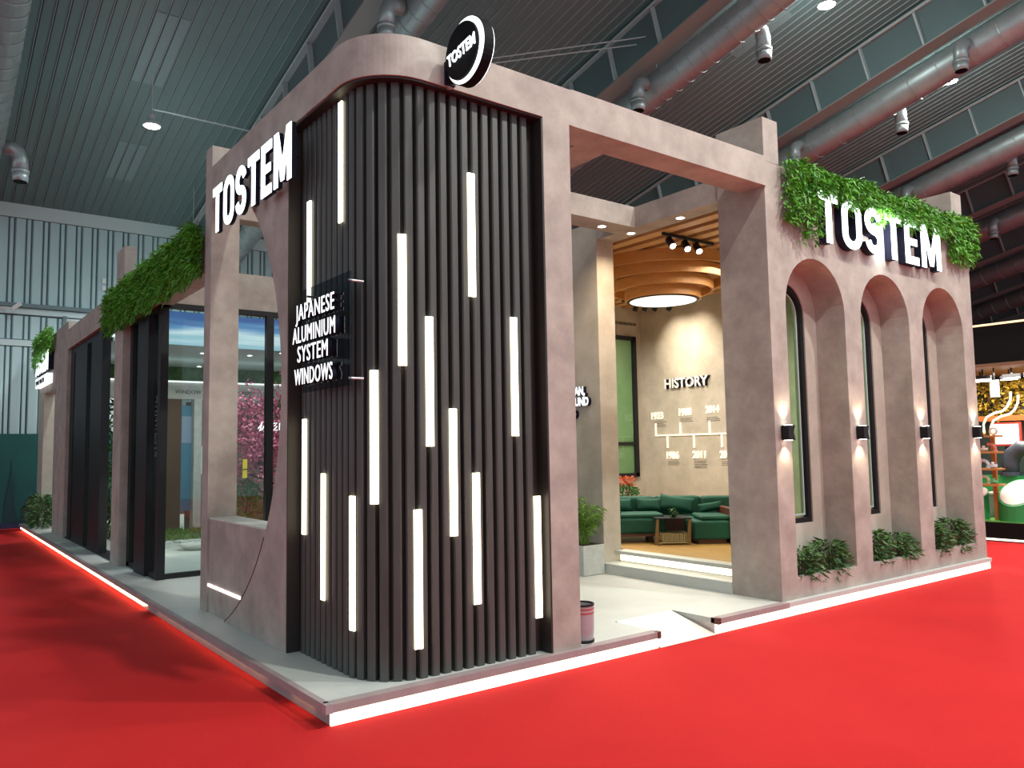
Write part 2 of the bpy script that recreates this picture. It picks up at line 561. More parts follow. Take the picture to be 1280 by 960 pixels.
obj('sheet', bx(-5, 3.2, 16.74, 16.79, 0.12, 2.12), TEAL, t)
bm = B()
prism(bm, [(-0.27, .14), (0.02, .14), (-0.06, .5), (-0.10, .9), (-0.13, 1.5), (-0.17, 1.0), (-0.24, .6)], 'y', 16.725, 16.738)
obj('tree_print', bm, TEALD, t, 'dark spiky tree print')
bm = B()
prism(bm, [(0.05, .14), (0.9, .14), (0.8, .8), (0.4, .86), (0.15, .6)], 'y', 16.728, 16.738)
obj('bush_print', bm, TEALD, t)
b = obj('baseboard_back', bx(-8, 3.2, 16.72, 16.86, 0, 0.12), mat('navy_skirting', (0.02, 0.03, 0.09), 0.6), None)
b['kind'] = 'structure'
b['label'] = 'dark blue skirting under the teal banner'
wr = obj('wall_right', bx(51.9, 52, -7, 17, 0, 14), CLADB)
wr['kind'] = 'structure'
wr['label'] = 'far right hall wall'

# ------------------------------------------------------------------ raised deck
DZ = 0.13
deck = thing('raised_deck', 'low pale grey platform carrying the exhibition stand, edged in mauve trim with lit plinth', 'platform', (4, 4, 0))
outline = [(0, 0), (2.81, 0), (2.81, 0.50), (3.53, 0.50), (3.53, 0.0), (8.9, 0.0), (8.9, 16.2), (0, 16.2)]
obj('deck_board', prism(B(), [(x+(0.004 if x == 0 else 0), y) for x, y in outline], 'z', 0.087, DZ-0.001), DECK, deck)
# trim: top strip + fascia along the edges
TW = 0.07
for (xa, xb) in ((0.0, 2.81), (3.53, 4.56)):
    obj('edge_trim', bx(xa, xb, -0.012, TW, 0.085, DZ+0.002), TRIM, deck, 'mauve grey edge trim')
obj('edge_trim', bx(-0.012, 0.03, 0, 16.2, 0.085, DZ+0.002), TRIM, deck, 'mauve grey edge trim')
obj('corner_cap', bx(-0.016, 0.03, -0.016, 0.03, 0.083, DZ+0.006), CHROME, deck, 'small metal corner cap')
obj('corner_cap', bx(2.78, 2.815, -0.016, 0.03, 0.083, DZ+0.005), DWOOD, deck)
obj('corner_cap', bx(3.525, 3.56, -0.016, 0.03, 0.083, DZ+0.005), DWOOD, deck)
for (xa, xb) in ((0.03, 2.81), (3.53, 8.88)):
    obj('plinth_light', bx(xa, xb, 0.012, 0.03, 0.002, 0.085), LEDSTEP, deck, 'cream glowing front plinth')
obj('plinth_core', prism(B(), [(0.12, 0.04), (2.80, 0.04), (2.80, 0.5), (3.54, 0.5), (3.54, 0.04), (8.88, 0.04), (8.88, 16.1), (0.12, 16.1)], 'z', 0.001, 0.086), RAMP, deck)
# left side light bars tucked under the edge, in lengths with gaps between
obj('side_riser', bx(0.032, 0.05, 0.04, 16.1, 0.002, 0.085), TRIM, deck)
for (ya, yb) in ((0.25, 0.6), (1.05, 4.1), (4.5, 8.2), (8.3, 12.0), (12.1, 15.9)):
    inn = 0.0 if ya > 4 else 0.0
    obj('plinth_light', bx(-0.006, 0.030, ya, yb, 0.045, 0.072) if ya > 4 else bx(0.008, 0.030, ya, yb, 0.079, 0.0845), LEDFLOOR, deck, 'warm glowing side plinth light')
bm = B()
prism(bm, [(0.0, 0.003), (0.5, DZ), (0.5, 0.003)], 'x', 2.83, 3.51)
obj('ramp', bm, RAMP, deck, 'white entrance ramp')

# ------------------------------------------------------------------ corner tower
def corner_path(x0, yw, cx, cy, r, ye, xe, n=14):
    """left straight, rounded corner, front straight: list of (x,y)"""
    pts = [(x0, yw)]
    for k in range(n+1):
        a = math.pi+math.pi/2*k/n
        pts.append((cx+r*math.cos(a), cy+r*math.sin(a)))
    pts.append((xe, ye))
    return pts


tower = thing('corner_tower', 'rounded corner tower clad in charcoal vertical slats inside a pinkish plaster frame', 'stand corner', (0.9, 0.6, DZ))
ZH0, ZH1 = 4.10, 4.385
outer = corner_path(0.27, 3.30, 0.705, 0.47, 0.435, 0.035, 2.045, 18)
inner = corner_path(0.55, 3.30, 0.705, 0.47, 0.155, 0.315, 2.045, 18)
obj('curved_header', prism(B(), outer+inner[::-1], 'z', ZH0, ZH1), CONC, tower, 'curved plaster header')
obj('header_joint', bx(0.9, 0.93, 0.028, 0.05, ZH0-0.008, ZH0+0.02), CONC, tower)
obj('front_post', bx(1.745, 2.012, 0.035, 0.33, DZ, ZH0), CONC, tower, 'plaster front post beside the slats')
# left wall with the big circular cut-out
CY, CZ, CR = 3.59, 2.10, 2.135
poly = [(1.335, DZ)]
za, zb = DZ, ZH0
a0 = math.asin((za-CZ)/CR)
a1 = math.asin((zb-CZ)/CR)
arc = []
for k in range(41):
    a = a0+(a1-a0)*k/40
    arc.append((CY-CR*math.cos(a), CZ+CR*math.sin(a)))
poly += arc+[(1.335, ZH0)]
obj('side_wall', prism(B(), poly, 'x', 0.27, 0.55), CONC, tower, 'plaster side wall with circular cut-out')
# parapet filling the foot of the circle, set back a little
arc2 = [(y+0.012, z) for y, z in arc if z < 0.985]
a9 = math.asin((0.985-CZ)/CR)
arc2.append((CY-CR*math.cos(a9)+0.012, 0.985))
ppoly = arc2+[(3.30, 0.985), (3.30, DZ)]
obj('parapet', prism(B(), ppoly, 'x', 0.290, 0.54), CONC, tower, 'low plaster parapet inside the circle')
obj('sill', prism(B(), [(0.288, 1.66), (0.55, 1.70), (0.55, 3.30), (0.288, 3.30)], 'z', 0.985, 0.998), STONE, tower, 'pale sill on the parapet')
obj('slit_light', obox(B(), (0.286, 2.86, 0.378), (1, 0, 0), (0, 1, -0.0), (0, 0, 1), 0.006, 0.46, 0.012), LEDSILL, tower, 'white slit light in the parapet')
obj('groove_line', tube(B(), [(0.270, y, z) for y, z in arc if z < 1.0], 0.005, 5), DWOOD, tower, 'thin dark joint line round the parapet')
# slats
SX, SY, SR, SCX, SCY = 0.36, 0.105, 0.37, 0.73, 0.475
ZS = 4.085                      # top of the slats, under a dark soffit
back = corner_path(SX+0.06, 1.335, SCX, SCY, SR-0.06, SY+0.06, 1.745, 18)
back2 = corner_path(SX+0.10, 1.335, SCX, SCY, SR-0.10, SY+0.10, 1.745, 18)
obj('backing_panel', prism(B(), back+back2[::-1], 'z', DZ, ZS), SLATBACK, tower, 'dark backing behind the slats')
lip = corner_path(0.285, 1.335, 0.705, 0.47, 0.42, 0.05, 1.745, 18)
obj('soffit_board', prism(B(), lip+back2[::-1], 'z', ZS, ZH0), SLATBACK, tower, 'dark soffit over the slats')
obj('reveal_board', bx(1.730, 1.745, 0.037, 0.20, DZ, ZS), SLATBACK, tower, 'dark reveal beside the front post')
obj('reveal_board', bx(0.272, 0.46, 1.320, 1.335, DZ, ZS), SLATBACK, tower, 'dark reveal beside the side wall')
L1 = 1.28-SCY
LA = SR*math.pi/2
L2 = 1.68-SCX


def along(s):
    """point on the slat face line and outward normal"""
    if s < L1:
        return Vector((SX, 1.28-s, 0)), Vector((-1, 0, 0))
    if s < L1+LA:
        a = math.pi+(s-L1)/SR
        return Vector((SCX+SR*math.cos(a), SCY+SR*math.sin(a), 0)), Vector((math.cos(a), math.sin(a), 0))
    return Vector((SCX+(s-L1-LA), SY, 0)), Vector((0, -1, 0))


LT = L1+LA+L2
NS = 26
PITCH_S = LT/NS
for k in range(NS):
    s = (k+0.32)*PITCH_S
    p, n = along(s)
    tg = Vector((-n.y, n.x, 0))
    hw = 0.030
    q = [(-hw, -0.052), (-hw, -0.010), (-hw+0.008, 0), (hw-0.008, 0), (hw, -0.010), (hw, -0.052)]
    bm = B()
    prism(bm, [tuple((p+tg*a+n*b)[:2]) for a, b in q], 'z', DZ, ZS)
    obj('slat', bm, SLAT, tower)


# light bars: (distance along the slat line, foot, top)
bars = [(0.151, 2.713, 3.483), (0.696, 3.191, 4.056), (0.074, 0.994, 1.843), (0.416, 0.567, 1.445), (0.867, 0.434, 1.304), (1.05, 1.255, 2.128), (1.238, 2.156, 3.037), (1.332, 0.323, 1.212), (1.427, 1.623, 2.493), (1.608, 1.02, 1.876), (1.781, 2.666, 3.553), (1.792, 0.547, 1.436), (2.141, 1.689, 2.549), (2.328, 0.382, 1.251)]
for (s, z0, z1) in bars:
    p, n = along(s)
    tg = Vector((-n.y, n.x, 0))
    bm = B()
    hw = 0.028
    prism(bm, [tuple((p+tg*a+n*b)[:2]) for a, b in ((-hw, 0.001), (hw, 0.001), (hw, 0.013), (-hw, 0.013))], 'z', z0, z1)
    obj('light_bar', bm, LEDW, tower, 'warm white vertical light bar')

# ------------------------------------------------------------------ block letters (custom polygons)
def stroke_ring(bm, outer_p, inner_p, d):
    n = len(outer_p)
    vs = []
    for z in (0, d):
        vs.append([bm.verts.new((x, y, z)) for x, y in outer_p])
        vs.append([bm.verts.new((x, y, z)) for x, y in inner_p])
    o0, i0, o1, i1 = vs
    for k in range(n):
        j = (k+1) % n
        bm.faces.new((o0[k], o0[j], o1[j], o1[k]))
        bm.faces.new((i0[k], i0[j], i1[j], i1[k]))
        bm.faces.new((o0[k], o0[j], i0[j], i0[k]))
        bm.faces.new((o1[k], o1[j], i1[j], i1[k]))


def rr(w_, h, r, cx, cy, n=6):
    pts = []
    for (sx, sy, a0) in ((1, 1, 0), (-1, 1, 90), (-1, -1, 180), (1, -1, 270)):
        for k in range(n+1):
            a = R(a0+90*k/n)
            pts.append((cx+sx*(w_/2-r)+r*math.cos(a), cy+sy*(h/2-r)+r*math.sin(a)))
    return pts


def thick_line(pts, w_):
    L, Rr = [], []
    P = [Vector((x, y)) for x, y in pts]
    for i, p in enumerate(P):
        t = (P[min(i+1, len(P)-1)]-P[max(i-1, 0)]).normalized()
        n = Vector((-t.y, t.x))*w_/2
        L.append(tuple(p+n)); Rr.append(tuple(p-n))
    return L+Rr[::-1]


def glyph(ch, d):
    bm = B()
    s = 0.175
    if ch == 'T':
        w_ = 0.60
        prism(bm, [(0, 1), (0, 1-s), (w_/2-s/2, 1-s), (w_/2-s/2, 0), (w_/2+s/2, 0), (w_/2+s/2, 1-s), (w_, 1-s), (w_, 1)], 'z', 0, d)
    elif ch == 'E':
        w_ = 0.52
        m0, m1 = 0.5-s/2+0.01, 0.5+s/2-0.01
        prism(bm, [(0, 0), (w_, 0), (w_, s), (s, s), (s, m0), (w_-0.05, m0), (w_-0.05, m1), (s, m1), (s, 1-s), (w_, 1-s), (w_, 1), (0, 1)], 'z', 0, d)
    elif ch == 'M':
        w_ = 0.80
        prism(bm, [(0, 0), (s, 0), (s, 0.62), (w_/2-0.07, 0.06), (w_/2+0.07, 0.06), (w_-s, 0.62), (w_-s, 0), (w_, 0), (w_, 1), (w_-0.20, 1), (w_/2, 0.38), (0.20, 1), (0, 1)], 'z', 0, d)
    elif ch == 'O':
        w_ = 0.64
        stroke_ring(bm, rr(w_, 1.02, 0.30, w_/2, 0.5), rr(w_-2*s, 1.02-2*s+0.02, 0.14, w_/2, 0.5), d)
    elif ch == 'S':
        w_ = 0.60
        h = s/2
        pts = []
        cx = w_/2
        rx, ry = w_/2-h, 0.25-h/2-0.005
        for k in range(0, 17):           # upper bowl, from right end round the top to the middle
            a = R(10+k*260/16)
            pts.append((cx+rx*math.cos(a), 0.5+ry+ry*math.sin(a)))
        for k in range(1, 17):           # lower bowl
            a = R(90-k*260/16)
            pts.append((cx+rx*math.cos(a), 0.5-ry+ry*math.sin(a)))
        prism(bm, thick_line(pts, s), 'z', 0, d)
    return bm, w_


def block_sign(parent, origin, ux, height, length, depth, face_mat, ret_mat, word='TOSTEM', gap=0.13):
    gs = [glyph(c, 1)[1] for c in word]
    tot = sum(gs)+gap*(len(word)-1)
    sx = length/tot
    x = 0
    m = frame2(origin, ux, (0, 0, 1))
    for c, gw in zip(word, gs):
        bm, _ = glyph(c, depth)
        for v in bm.verts:
            v.co.x = (v.co.x+x)*sx
            v.co.y *= height
        xform(bm, m)
        body = obj('letter', bm, ret_mat, parent)
        bm, _ = glyph(c, 0.008)
        for v in bm.verts:
            v.co.x = (v.co.x+x)*sx
            v.co.y *= height
            v.co.z += depth
        xform(bm, m)
        obj('letter_face', bm, face_mat, body, 'glowing white letter face')
        x += gw+gap


t = thing('lettered_sign', 'glowing white TOSTEM letters on the left side wall, beside the slatted corner', 'sign', (0.2, 2.0, 3.6), 'TOSTEM letter signs')
block_sign(t, (0.205, 2.90, 3.60), (0, -1, 0), 0.425, 1.88, 0.035, LETTER, NAVY)
for y, z in ((2.62, 3.7), (2.25, 3.75), (1.95, 3.8), (1.72, 3.8), (1.45, 3.75), (1.12, 3.8)):
    obj('standoff', tube(B(), [(0.205, y, z), (0.269, y, z)], 0.008, 6), NAVY, t)
t = thing('lettered_sign', 'glowing white TOSTEM letters above the three arches at right', 'sign', (6.6, 0.0, 3.6), 'TOSTEM letter signs')
block_sign(t, (5.33, 0.058, 3.655), (1, 0, 0), 0.53, 2.62, 0.085, LETTER, NAVY)
lamp('AREA', (6.6, -0.10, 3.95), 10, COOL, 0.5, target=(6.6, 0.5, 3.9), parent=t)

# acrylic slogan panel
t = thing('slogan_sign', 'smoked clear acrylic panel reading JAPANESE ALUMINIUM SYSTEM WINDOWS on the slats', 'sign', (0.25, 0.6, 2.0))
obj('acrylic_sheet', bx(0.235, 0.247, 0.19, 0.96, 2.02, 2.76), ACRYL, t)
for (y, z) in ((0.24, 2.07), (0.24, 2.71), (0.91, 2.07), (0.91, 2.71)):
    obj('standoff', tube(B(), [(0.248, y, z), (0.355, y, z)], 0.008, 8), CHROME, t)
for body, yl, wd, zb in (('JAPANESE', 1.00, 0.645, 2.535), ('ALUMINIUM', 1.055, 0.715, 2.375), ('SYSTEM', 0.965, 0.51, 2.235), ('WINDOWS', 1.02, 0.64, 2.075)):
    me = text_mesh(body, 0.165, 0.03, 0.0, space=1.12)
    xs = [v.co.x for v in me.vertices]
    x0, x1 = min(xs), max(xs)
    for v in me.vertices:
        v.co.x = (v.co.x-x0)/(x1-x0)*wd
    me.transform(frame2((0.233, yl, zb), (0, -1, 0), (0, 0, 1)))
    ob = obj('lettering', me, NAVY, t)
    me2 = text_mesh(body, 0.165, 0.004, 0.0, space=1.12)
    for v in me2.vertices:
        v.co.x = (v.co.x-x0)/(x1-x0)*wd
        v.co.z += 0.0305
    me2.transform(frame2((0.233, yl, zb), (0, -1, 0), (0, 0, 1)))
    obj('lettering_face', me2, LETTER2, ob, 'lit white letter faces')

# round blade sign
t = thing('round_sign', 'round black blade sign with white glowing rim reading TOSTEM on the curved header', 'sign', (0.9, -0.2, 4.25))
RC = Vector((0.855, -0.245, 4.235))


def disc(bm, x0, x1, r, c=RC, n=40):
    return tube(bm, [(x0, c.y, c.z), (x1, c.y, c.z)], r, n)


obj('drum', disc(B(), 0.862, 0.935, 0.222), MATTE, t)
obj('lit_face', disc(B(), 0.853, 0.861, 0.217), LETTER, t, 'white glowing rim')
obj('black_disc', disc(B(), 0.835, 0.852, 0.190, RC+Vector((0, 0.016, 0.0))), MATTE, t)
obj('lit_face', disc(B(), 0.936, 0.942, 0.217), LETTER, t, 'white glowing rim')
obj('black_disc', disc(B(), 0.943, 0.960, 0.190), MATTE, t)
me = text_mesh('TOSTEM', 0.115, 0.006, 0.0015)
xs = [v.co.x for v in me.vertices]
for v in me.vertices:
    v.co.x = (v.co.x-min(xs))/(max(xs)-min(xs))*0.33
me.transform(frame2((0.8345, RC.y+0.172, RC.z-0.06), (0, -1, 0.12), (0, 0.12, 1)))
obj('lettering', me, LETTER, t, 'white TOSTEM lettering')
obj('bracket', bx(0.885, 0.935, -0.06, 0.03, 4.13, 4.25), BLACK, t)
obj('wall_plate', bx(0.87, 0.95, 0.015, 0.034, 4.11, 4.27), NAVY, t)
lamp('AREA', (0.84, -0.22, 4.25), 3, COOL, 0.3, target=(0.3, -0.1, 4.2), parent=t)

# ------------------------------------------------------------------ tall plaster post and lintel at the left side of the circle
t = thing('side_post', 'tall plaster post rising through the left wall beside the hedge', 'post', (0.4, 3.4, DZ))
obj('shaft', bx(0.27, 0.54, 3.30, 3.50, DZ, 4.60), CONC, t)
obj('lintel', bx(0.54, 2.6, 3.30, 3.50, 3.91, 4.30), CONC, t, 'plaster lintel running inwards')
obj('inner_post', bx(2.6, 2.8, 3.30, 3.50, DZ, 4.30), CONC, t)

# ------------------------------------------------------------------ entrance beams (pergola)
t = thing('entrance_pergola', 'open plaster beam frame spanning the entrance between slatted tower and arched wall', 'beam frame', (3.3, 1, 4.1))
obj('front_beam', bx(2.045, 4.56, 0.04, 0.34, ZH0, 4.395), CONC, t)
obj('side_beam', bx(2.34, 2.67, 0.34, 1.80, ZH0, 4.34), CONC, t)
obj('cross_beam', bx(2.0, 4.56, 1.80, 2.12, ZH0, 4.34), CONC, t)
obj('portal_beam', bx(4.56, 4.82, 0.62, 2.45, ZH0, 4.34), CONC, t)


def downlight(x, y, z, lab, power=28, col=WARMW, group='recessed downlights in the beams', spot=150):
    t = thing('downlight', lab, 'downlight', (x, y, z), group)
    obj('bezel', ringbox(B(), (x, y), 0.045, 0.058, z-0.006, z-0.0005, 20), WHITE, t)
    obj('lamp_face', lathe(B(), [(0.045, -0.004), (0.045, -0.0005)], (x, y, z), 20), LAMPW, t)
    if power:
        lamp('SPOT', (x, y, z-0.02), power, col, 0.04, rot=(0, 0, 0), spot=spot, blend=0.8, parent=t)


downlight(4.20, 1.97, ZH0, 'round downlight in the cross beam left of the beam corner', 60)
downlight(4.69, 1.99, ZH0, 'round downlight just below the corner where the beams meet', 60)
downlight(4.69, 1.24, ZH0, 'round downlight in the beam nearest the arched wall', 60)
downlight(3.2, 1.97, ZH0, 'round downlight in the cross beam hidden by the front post', 60)

# ------------------------------------------------------------------ right arched block
arcade = thing('arched_facade', 'pinkish plaster facade with three tall arched niches under the right hedge', 'facade', (6.7, 0.2, DZ))
XA, XB = 4.56, 8.92
ZT = 4.36
SILL = 0.325
centers = (5.345, 6.725, 8.105)
HR = 0.53
SPR = 2.955
top = [(XA, ZT), (XB, ZT), (XB, SILL)]
for c in reversed(centers):
    top.append((c+HR, SILL))
    for k in range(17):
        a = math.pi*k/16
        top.append((c+HR*math.cos(a), SPR+HR*math.sin(a)))
    top.append((c-HR, SILL))
top.append((XA, SILL))
obj('front_wall', prism(B(), top, 'y', 0.06, 0.40), CONC, arcade)
obj('base_wall', bx(XA, XB, 0.06, 0.14, 0.07, SILL), CONC, arcade)
obj('planter_trough', bx(XA+0.2, XB-0.2, 0.14, 0.40, DZ, SILL-0.06), SOIL, arcade)
# rear wall of the niches, with arched window openings
WC = [c-0.015 for c in centers]
WR = 0.325
WS, WZ0 = 2.965, 0.775
top = [(XA, ZT), (XB, ZT), (XB, WZ0)]
for c in reversed(WC):
    top.append((c+WR, WZ0))
    for k in range(17):
        a = math.pi*k/16
        top.append((c+WR*math.cos(a), WS+WR*math.sin(a)))
    top.append((c-WR, WZ0))
top.append((XA, WZ0))
obj('niche_wall', prism(B(), top, 'y', 0.40, 0.54), CONC2, arcade)
obj('niche_wall', bx(XA, XB, 0.40, 0.54, DZ, WZ0), CONC2, arcade)
obj('return_wall', bx(XA, XA+0.24, 0.54, 0.62, DZ, ZH0), CONC, arcade)
obj('left_cheek', bx(XA-0.012, XA, 0.056, 0.62, DZ, ZT), CONC, arcade, 'plaster cheek facing the entrance')
obj('end_wall', bx(XB-0.25, XB, 0.54, 5.9, DZ, ZT), CONC2, arcade)
obj('left_post', bx(XA-0.002, XA+0.24, 0.058, 0.62, ZT, 4.80), CONC, arcade)
obj('right_post', bx(8.52, 8.80, 0.058, 0.62, ZT, 4.78), CONC, arcade)
for i, c in enumerate(WC):
    t = thing('arched_window', ['leftmost', 'middle', 'rightmost'][i]+' tall arched black framed window inside the arched niches', 'window', (c, 0.45, WZ0), 'arched windows in the niches')

    def arch_pts(r, z0):
        return [(c+r, z0)]+[(c+r*math.cos(math.pi*k/16), WS+r*math.sin(math.pi*k/16)) for k in range(17)]+[(c-r, z0)]
    bm = B()
    o_, i_ = arch_pts(WR-0.002, WZ0+0.002), arch_pts(WR-0.055, WZ0+0.05)
    stroke = []
    va = [[bm.verts.new((x, y, z)) for x, z in P] for y in (0.415, 0.475) for P in (o_, i_)]
    n = len(o_)
    for k in range(n):
        j = (k+1) % n
        for A_, B_ in ((va[0], va[1]), (va[2], va[3]), (va[0], va[2]), (va[1], va[3])):
            bm.faces.new((A_[k], A_[j], B_[j], B_[k]))
    obj('window_frame', bm, BLACK, t)
    bm = B()
    o_, i_ = arch_pts(WR-0.080, WZ0+0.075), arch_pts(WR-0.095, WZ0+0.09)
    va = [[bm.verts.new((x, y, z)) for x, z in P] for y in (0.44, 0.46) for P in (o_, i_)]
    for k in range(n):
        j = (k+1) % n
        for A_, B_ in ((va[0], va[1]), (va[2], va[3]), (va[0], va[2]), (va[1], va[3])):
            bm.faces.new((A_[k], A_[j], B_[j], B_[k]))
    obj('glazing_bead', bm, STIFF, t)
    obj('pane', prism(B(), arch_pts(WR-0.06, WZ0+0.055), 'y', 0.446, 0.452), GLASS2, t)

# wall sconces
for i, x in enumerate((4.69, 6.03, 7.41, 8.765)):
    lab = ['first', 'second', 'third', 'fourth'][i]+' black up-down wall sconce from the entrance, on a pier of the arched wall'
    t = thing('wall_sconce', lab, 'wall lamp', (x, 0.06, 1.7), 'sconces on the arched wall')
    bm = B()
    prism(bm, [(-0.05, 1.775), (0.058, 1.775), (0.03, 1.71), (0.058, 1.635), (-0.05, 1.635)], 'y', -0.03, 0.045)
    bmesh.ops.translate(bm, vec=(x, 0, 0), verts=bm.verts)
    obj('body', bm, BLACK, t)
    obj('wall_plate', bx(x-0.045, x+0.045, 0.045, 0.0595, 1.64, 1.77), BLACK, t)
    obj('lamp_face', bx(x-0.03, x+0.03, -0.015, 0.04, 1.776, 1.779), LAMPW, t)
    obj('lamp_face', bx(x-0.03, x+0.03, -0.015, 0.04, 1.631, 1.634), LAMPW, t)
    lamp('SPOT', (x, -0.005, 1.80), 11, WARMW, 0.02, target=(x, 0.055, 2.2), spot=95, blend=0.9, parent=t)
    lamp('SPOT', (x, -0.005, 1.61), 11, WARMW, 0.02, target=(x, 0.055, 1.2), spot=95, blend=0.9, parent=t)


# ------------------------------------------------------------------ foliage generators
def leaf(V, F, base, d, L, wd, rng, droop=0.0):
    """a narrow pointed leaf, four triangles, slightly folded"""
    d = Vector(d).normalized()
    s = d.orthogonal().normalized()
    s.rotate(Matrix.Rotation(rng.uniform(0, 6.28), 3, d))
    nn = d.cross(s)
    b = Vector(base)
    m_ = b+d*L*0.45+Vector((0, 0, -droop*L*0.25))
    tip = b+d*L+Vector((0, 0, -droop*L))
    i = len(V)
    V += [tuple(b), tuple(m_+s*wd/2), tuple(m_-nn*wd*0.12), tuple(m_-s*wd/2), tuple(tip)]
    F += [(i, i+1, i+2), (i, i+2, i+3), (i+1, i+4, i+2), (i+2, i+4, i+3)]


def pydata(name, V, F):
    me = bpy.data.meshes.new(name)
    me.from_pydata(V, [], F)
    me.update()
    return me


def hedge(name, label, parts, out, seed, dens, group='hanging hedges on top of the stand'):
    """parts: list of (p0, p1, z_bot(t), z_top(t)) runs along the facade; out: outward normal"""
    rng = random.Random(seed)
    p0, p1, fb, ft = parts
    p0, p1, out = Vector(p0), Vector(p1), Vector(out)
    t = thing(name, label, 'hedge', (p0+p1)/2, group)
    V, F = [], []
    n = int((p1-p0).length*dens)
    side = (p1-p0).normalized()
    for _ in range(n):
        u = rng.random()
        p = p0.lerp(p1, u)
        zb_, zt_ = fb(u), ft(u)
        z = zt_-(zt_-zb_)*rng.random()**1.15+rng.uniform(-.03, .03)
        dep = rng.uniform(0.0, 0.13)*(1.0 if z > zb_+0.05 else 0.6)
        b = Vector((p.x, p.y, z))+out*dep
        d = out*rng.uniform(0.0, 1.0)+side*rng.uniform(-1, 1)*0.9+Vector((0, 0, rng.uniform(-1.1, 0.55)))
        leaf(V, F, b, d, rng.uniform(0.045, 0.095), rng.uniform(0.012, 0.026), rng, rng.uniform(0, .6))
    obj('foliage', pydata('foliage', V, F), GREEN1, t, kind='stuff')
    return t


hr = hedge('hanging_hedge', 'thick green hedge hanging over the TOSTEM letters at right', ((4.80, 0.05, 0), (8.90, 0.05, 0),
      lambda u: (3.80 if u < 0.06 else 3.70+0.10*math.sin(u*80) if u < 0.135 else 4.12+0.04*math.sin(u*40) if u < 0.85 else 3.95-0.12*abs(math.sin(u*60))),
      lambda u: 4.40+0.03*math.sin(u*23)), (0, -1, 0), 3, 3300)
obj('backing', bx(4.80, 8.88, 0.10, 0.20, ZT+0.001, 4.42), SOIL, hr)
hl = hedge('hanging_hedge', 'thick green hedge hanging along the left beam beside the tall post', ((0.27, 3.52, 0), (0.27, 8.0, 0),
      lambda u: 3.36+0.03*math.sin(u*37), lambda u: 3.86+0.02*math.sin(u*30)), (-1, 0, 0), 5, 3600)
hf = hedge('hanging_hedge', 'dark green hedge above the far sign at the left end', ((0.27, 13.7, 0), (0.27, 16.2, 0),
      lambda u: 3.74-0.25*u, lambda u: 4.20), (-1, 0, 0), 7, 1500)


def bush(name, label, cat, c, rx, ry, h, n, matl, seed, L=(0.06, 0.12), W=(0.018, 0.03), group=None, z0=0.0, stems=8, up=0.5):
    rng = random.Random(seed)
    t = thing(name, label, cat, c, group)
    V, F = [], []
    c = Vector(c)
    for _ in range(n):
        a = rng.uniform(0, 6.28)
        r = rng.random()**0.5
        z = h*rng.random()
        k = 1.0 if z > 0.25*h else 0.75
        k *= math.sqrt(max(0.05, 1-((z/h)**2)*0.85))
        b = c+Vector((math.cos(a)*rx*r*k, math.sin(a)*ry*r*k, z0+z))
        d = Vector((math.cos(a)*1.0, math.sin(a)*1.0, rng.uniform(-0.4, 1.2)*up*2))
        leaf(V, F, b, d, rng.uniform(*L), rng.uniform(*W), rng, 0.3)
    obj('foliage', pydata('foliage', V, F), matl, t, kind='stuff')
    bm = B()
    for _ in range(stems):
        a = rng.uniform(0, 6.28)
        tube(bm, [c+Vector((math.cos(a)*rx*.2, math.sin(a)*ry*.2, 0)), c+Vector((math.cos(a)*rx*.6, math.sin(a)*ry*.6, h*.75))], 0.006, 4)
    obj('stem', bm, BARK, t, kind='stuff')
    return t


k = 0
for i, c in enumerate(centers):
    for j in range(2):
        lab = ['left', 'middle', 'right'][i]+' arched niche, green leafy shrub on its '+['nearer', 'farther'][j]+' side'
        bush('niche_shrub', lab, 'shrub', (c-0.27+0.52*j, 0.22, SILL-0.06), 0.30, 0.20, 0.30+0.03*((k*7) % 3), 620, GREEN2, 20+k,
             L=(0.06, 0.13), group='shrubs at the foot of the arches')
        k += 1

# ------------------------------------------------------------------ lounge room behind the arches
lounge = thing('lounge_platform', 'raised lounge floor of honey wood with lit grey step', 'platform', (6.6, 3, DZ))
obj('step', bx(4.53, 4.80, 0.62, 2.45, DZ, 0.245), DECK, lounge, 'grey entrance step')
obj('step', bx(4.53, 8.60, 2.45, 5.65, DZ, 0.245), DECK, lounge)
obj('core', bx(4.82, 8.66, 0.545, 5.6, DZ, 0.30), RAMP, lounge)
obj('step_light', bx(4.805, 4.818, 0.66, 2.43, 0.255, 0.325), LEDSTEP, lounge, 'cream light strip under the nosing')
obj('nosing', bx(4.74, 4.92, 0.62, 2.45, 0.335, 0.372), DECK, lounge, 'grey nosing')
obj('wood_floor', bx(4.92, 8.66, 0.545, 5.6, 0.30, 0.37), WOODFL, lounge)
lr = thing('lounge_room', 'beige plaster lounge walls around the history wall', 'room', (8.6, 3, 0.37))
obj('history_wall', bx(8.60, 8.668, 0.545, 5.6, 0.37, 4.2), CONC2, lr)
obj('rear_wall', bx(4.56, 8.60, 5.6, 5.75, DZ, 4.2), CONC2, lr)
cl = thing('slatted_ceiling', 'honey wood slatted ceiling above the lounge', 'ceiling panel', (6.6, 3, 4.15))
obj('backing_board', bx(4.83, 8.6, 0.545, 5.6, 4.20, 4.24), mat('dark_brown_board', (0.10, 0.045, 0.018), 0.7), cl)
x = 4.86
while x < 8.5:
    obj('slat', bx(x, x+0.15, 0.55, 5.58, 4.08, 4.20), WOODC, cl)
    x += 0.27
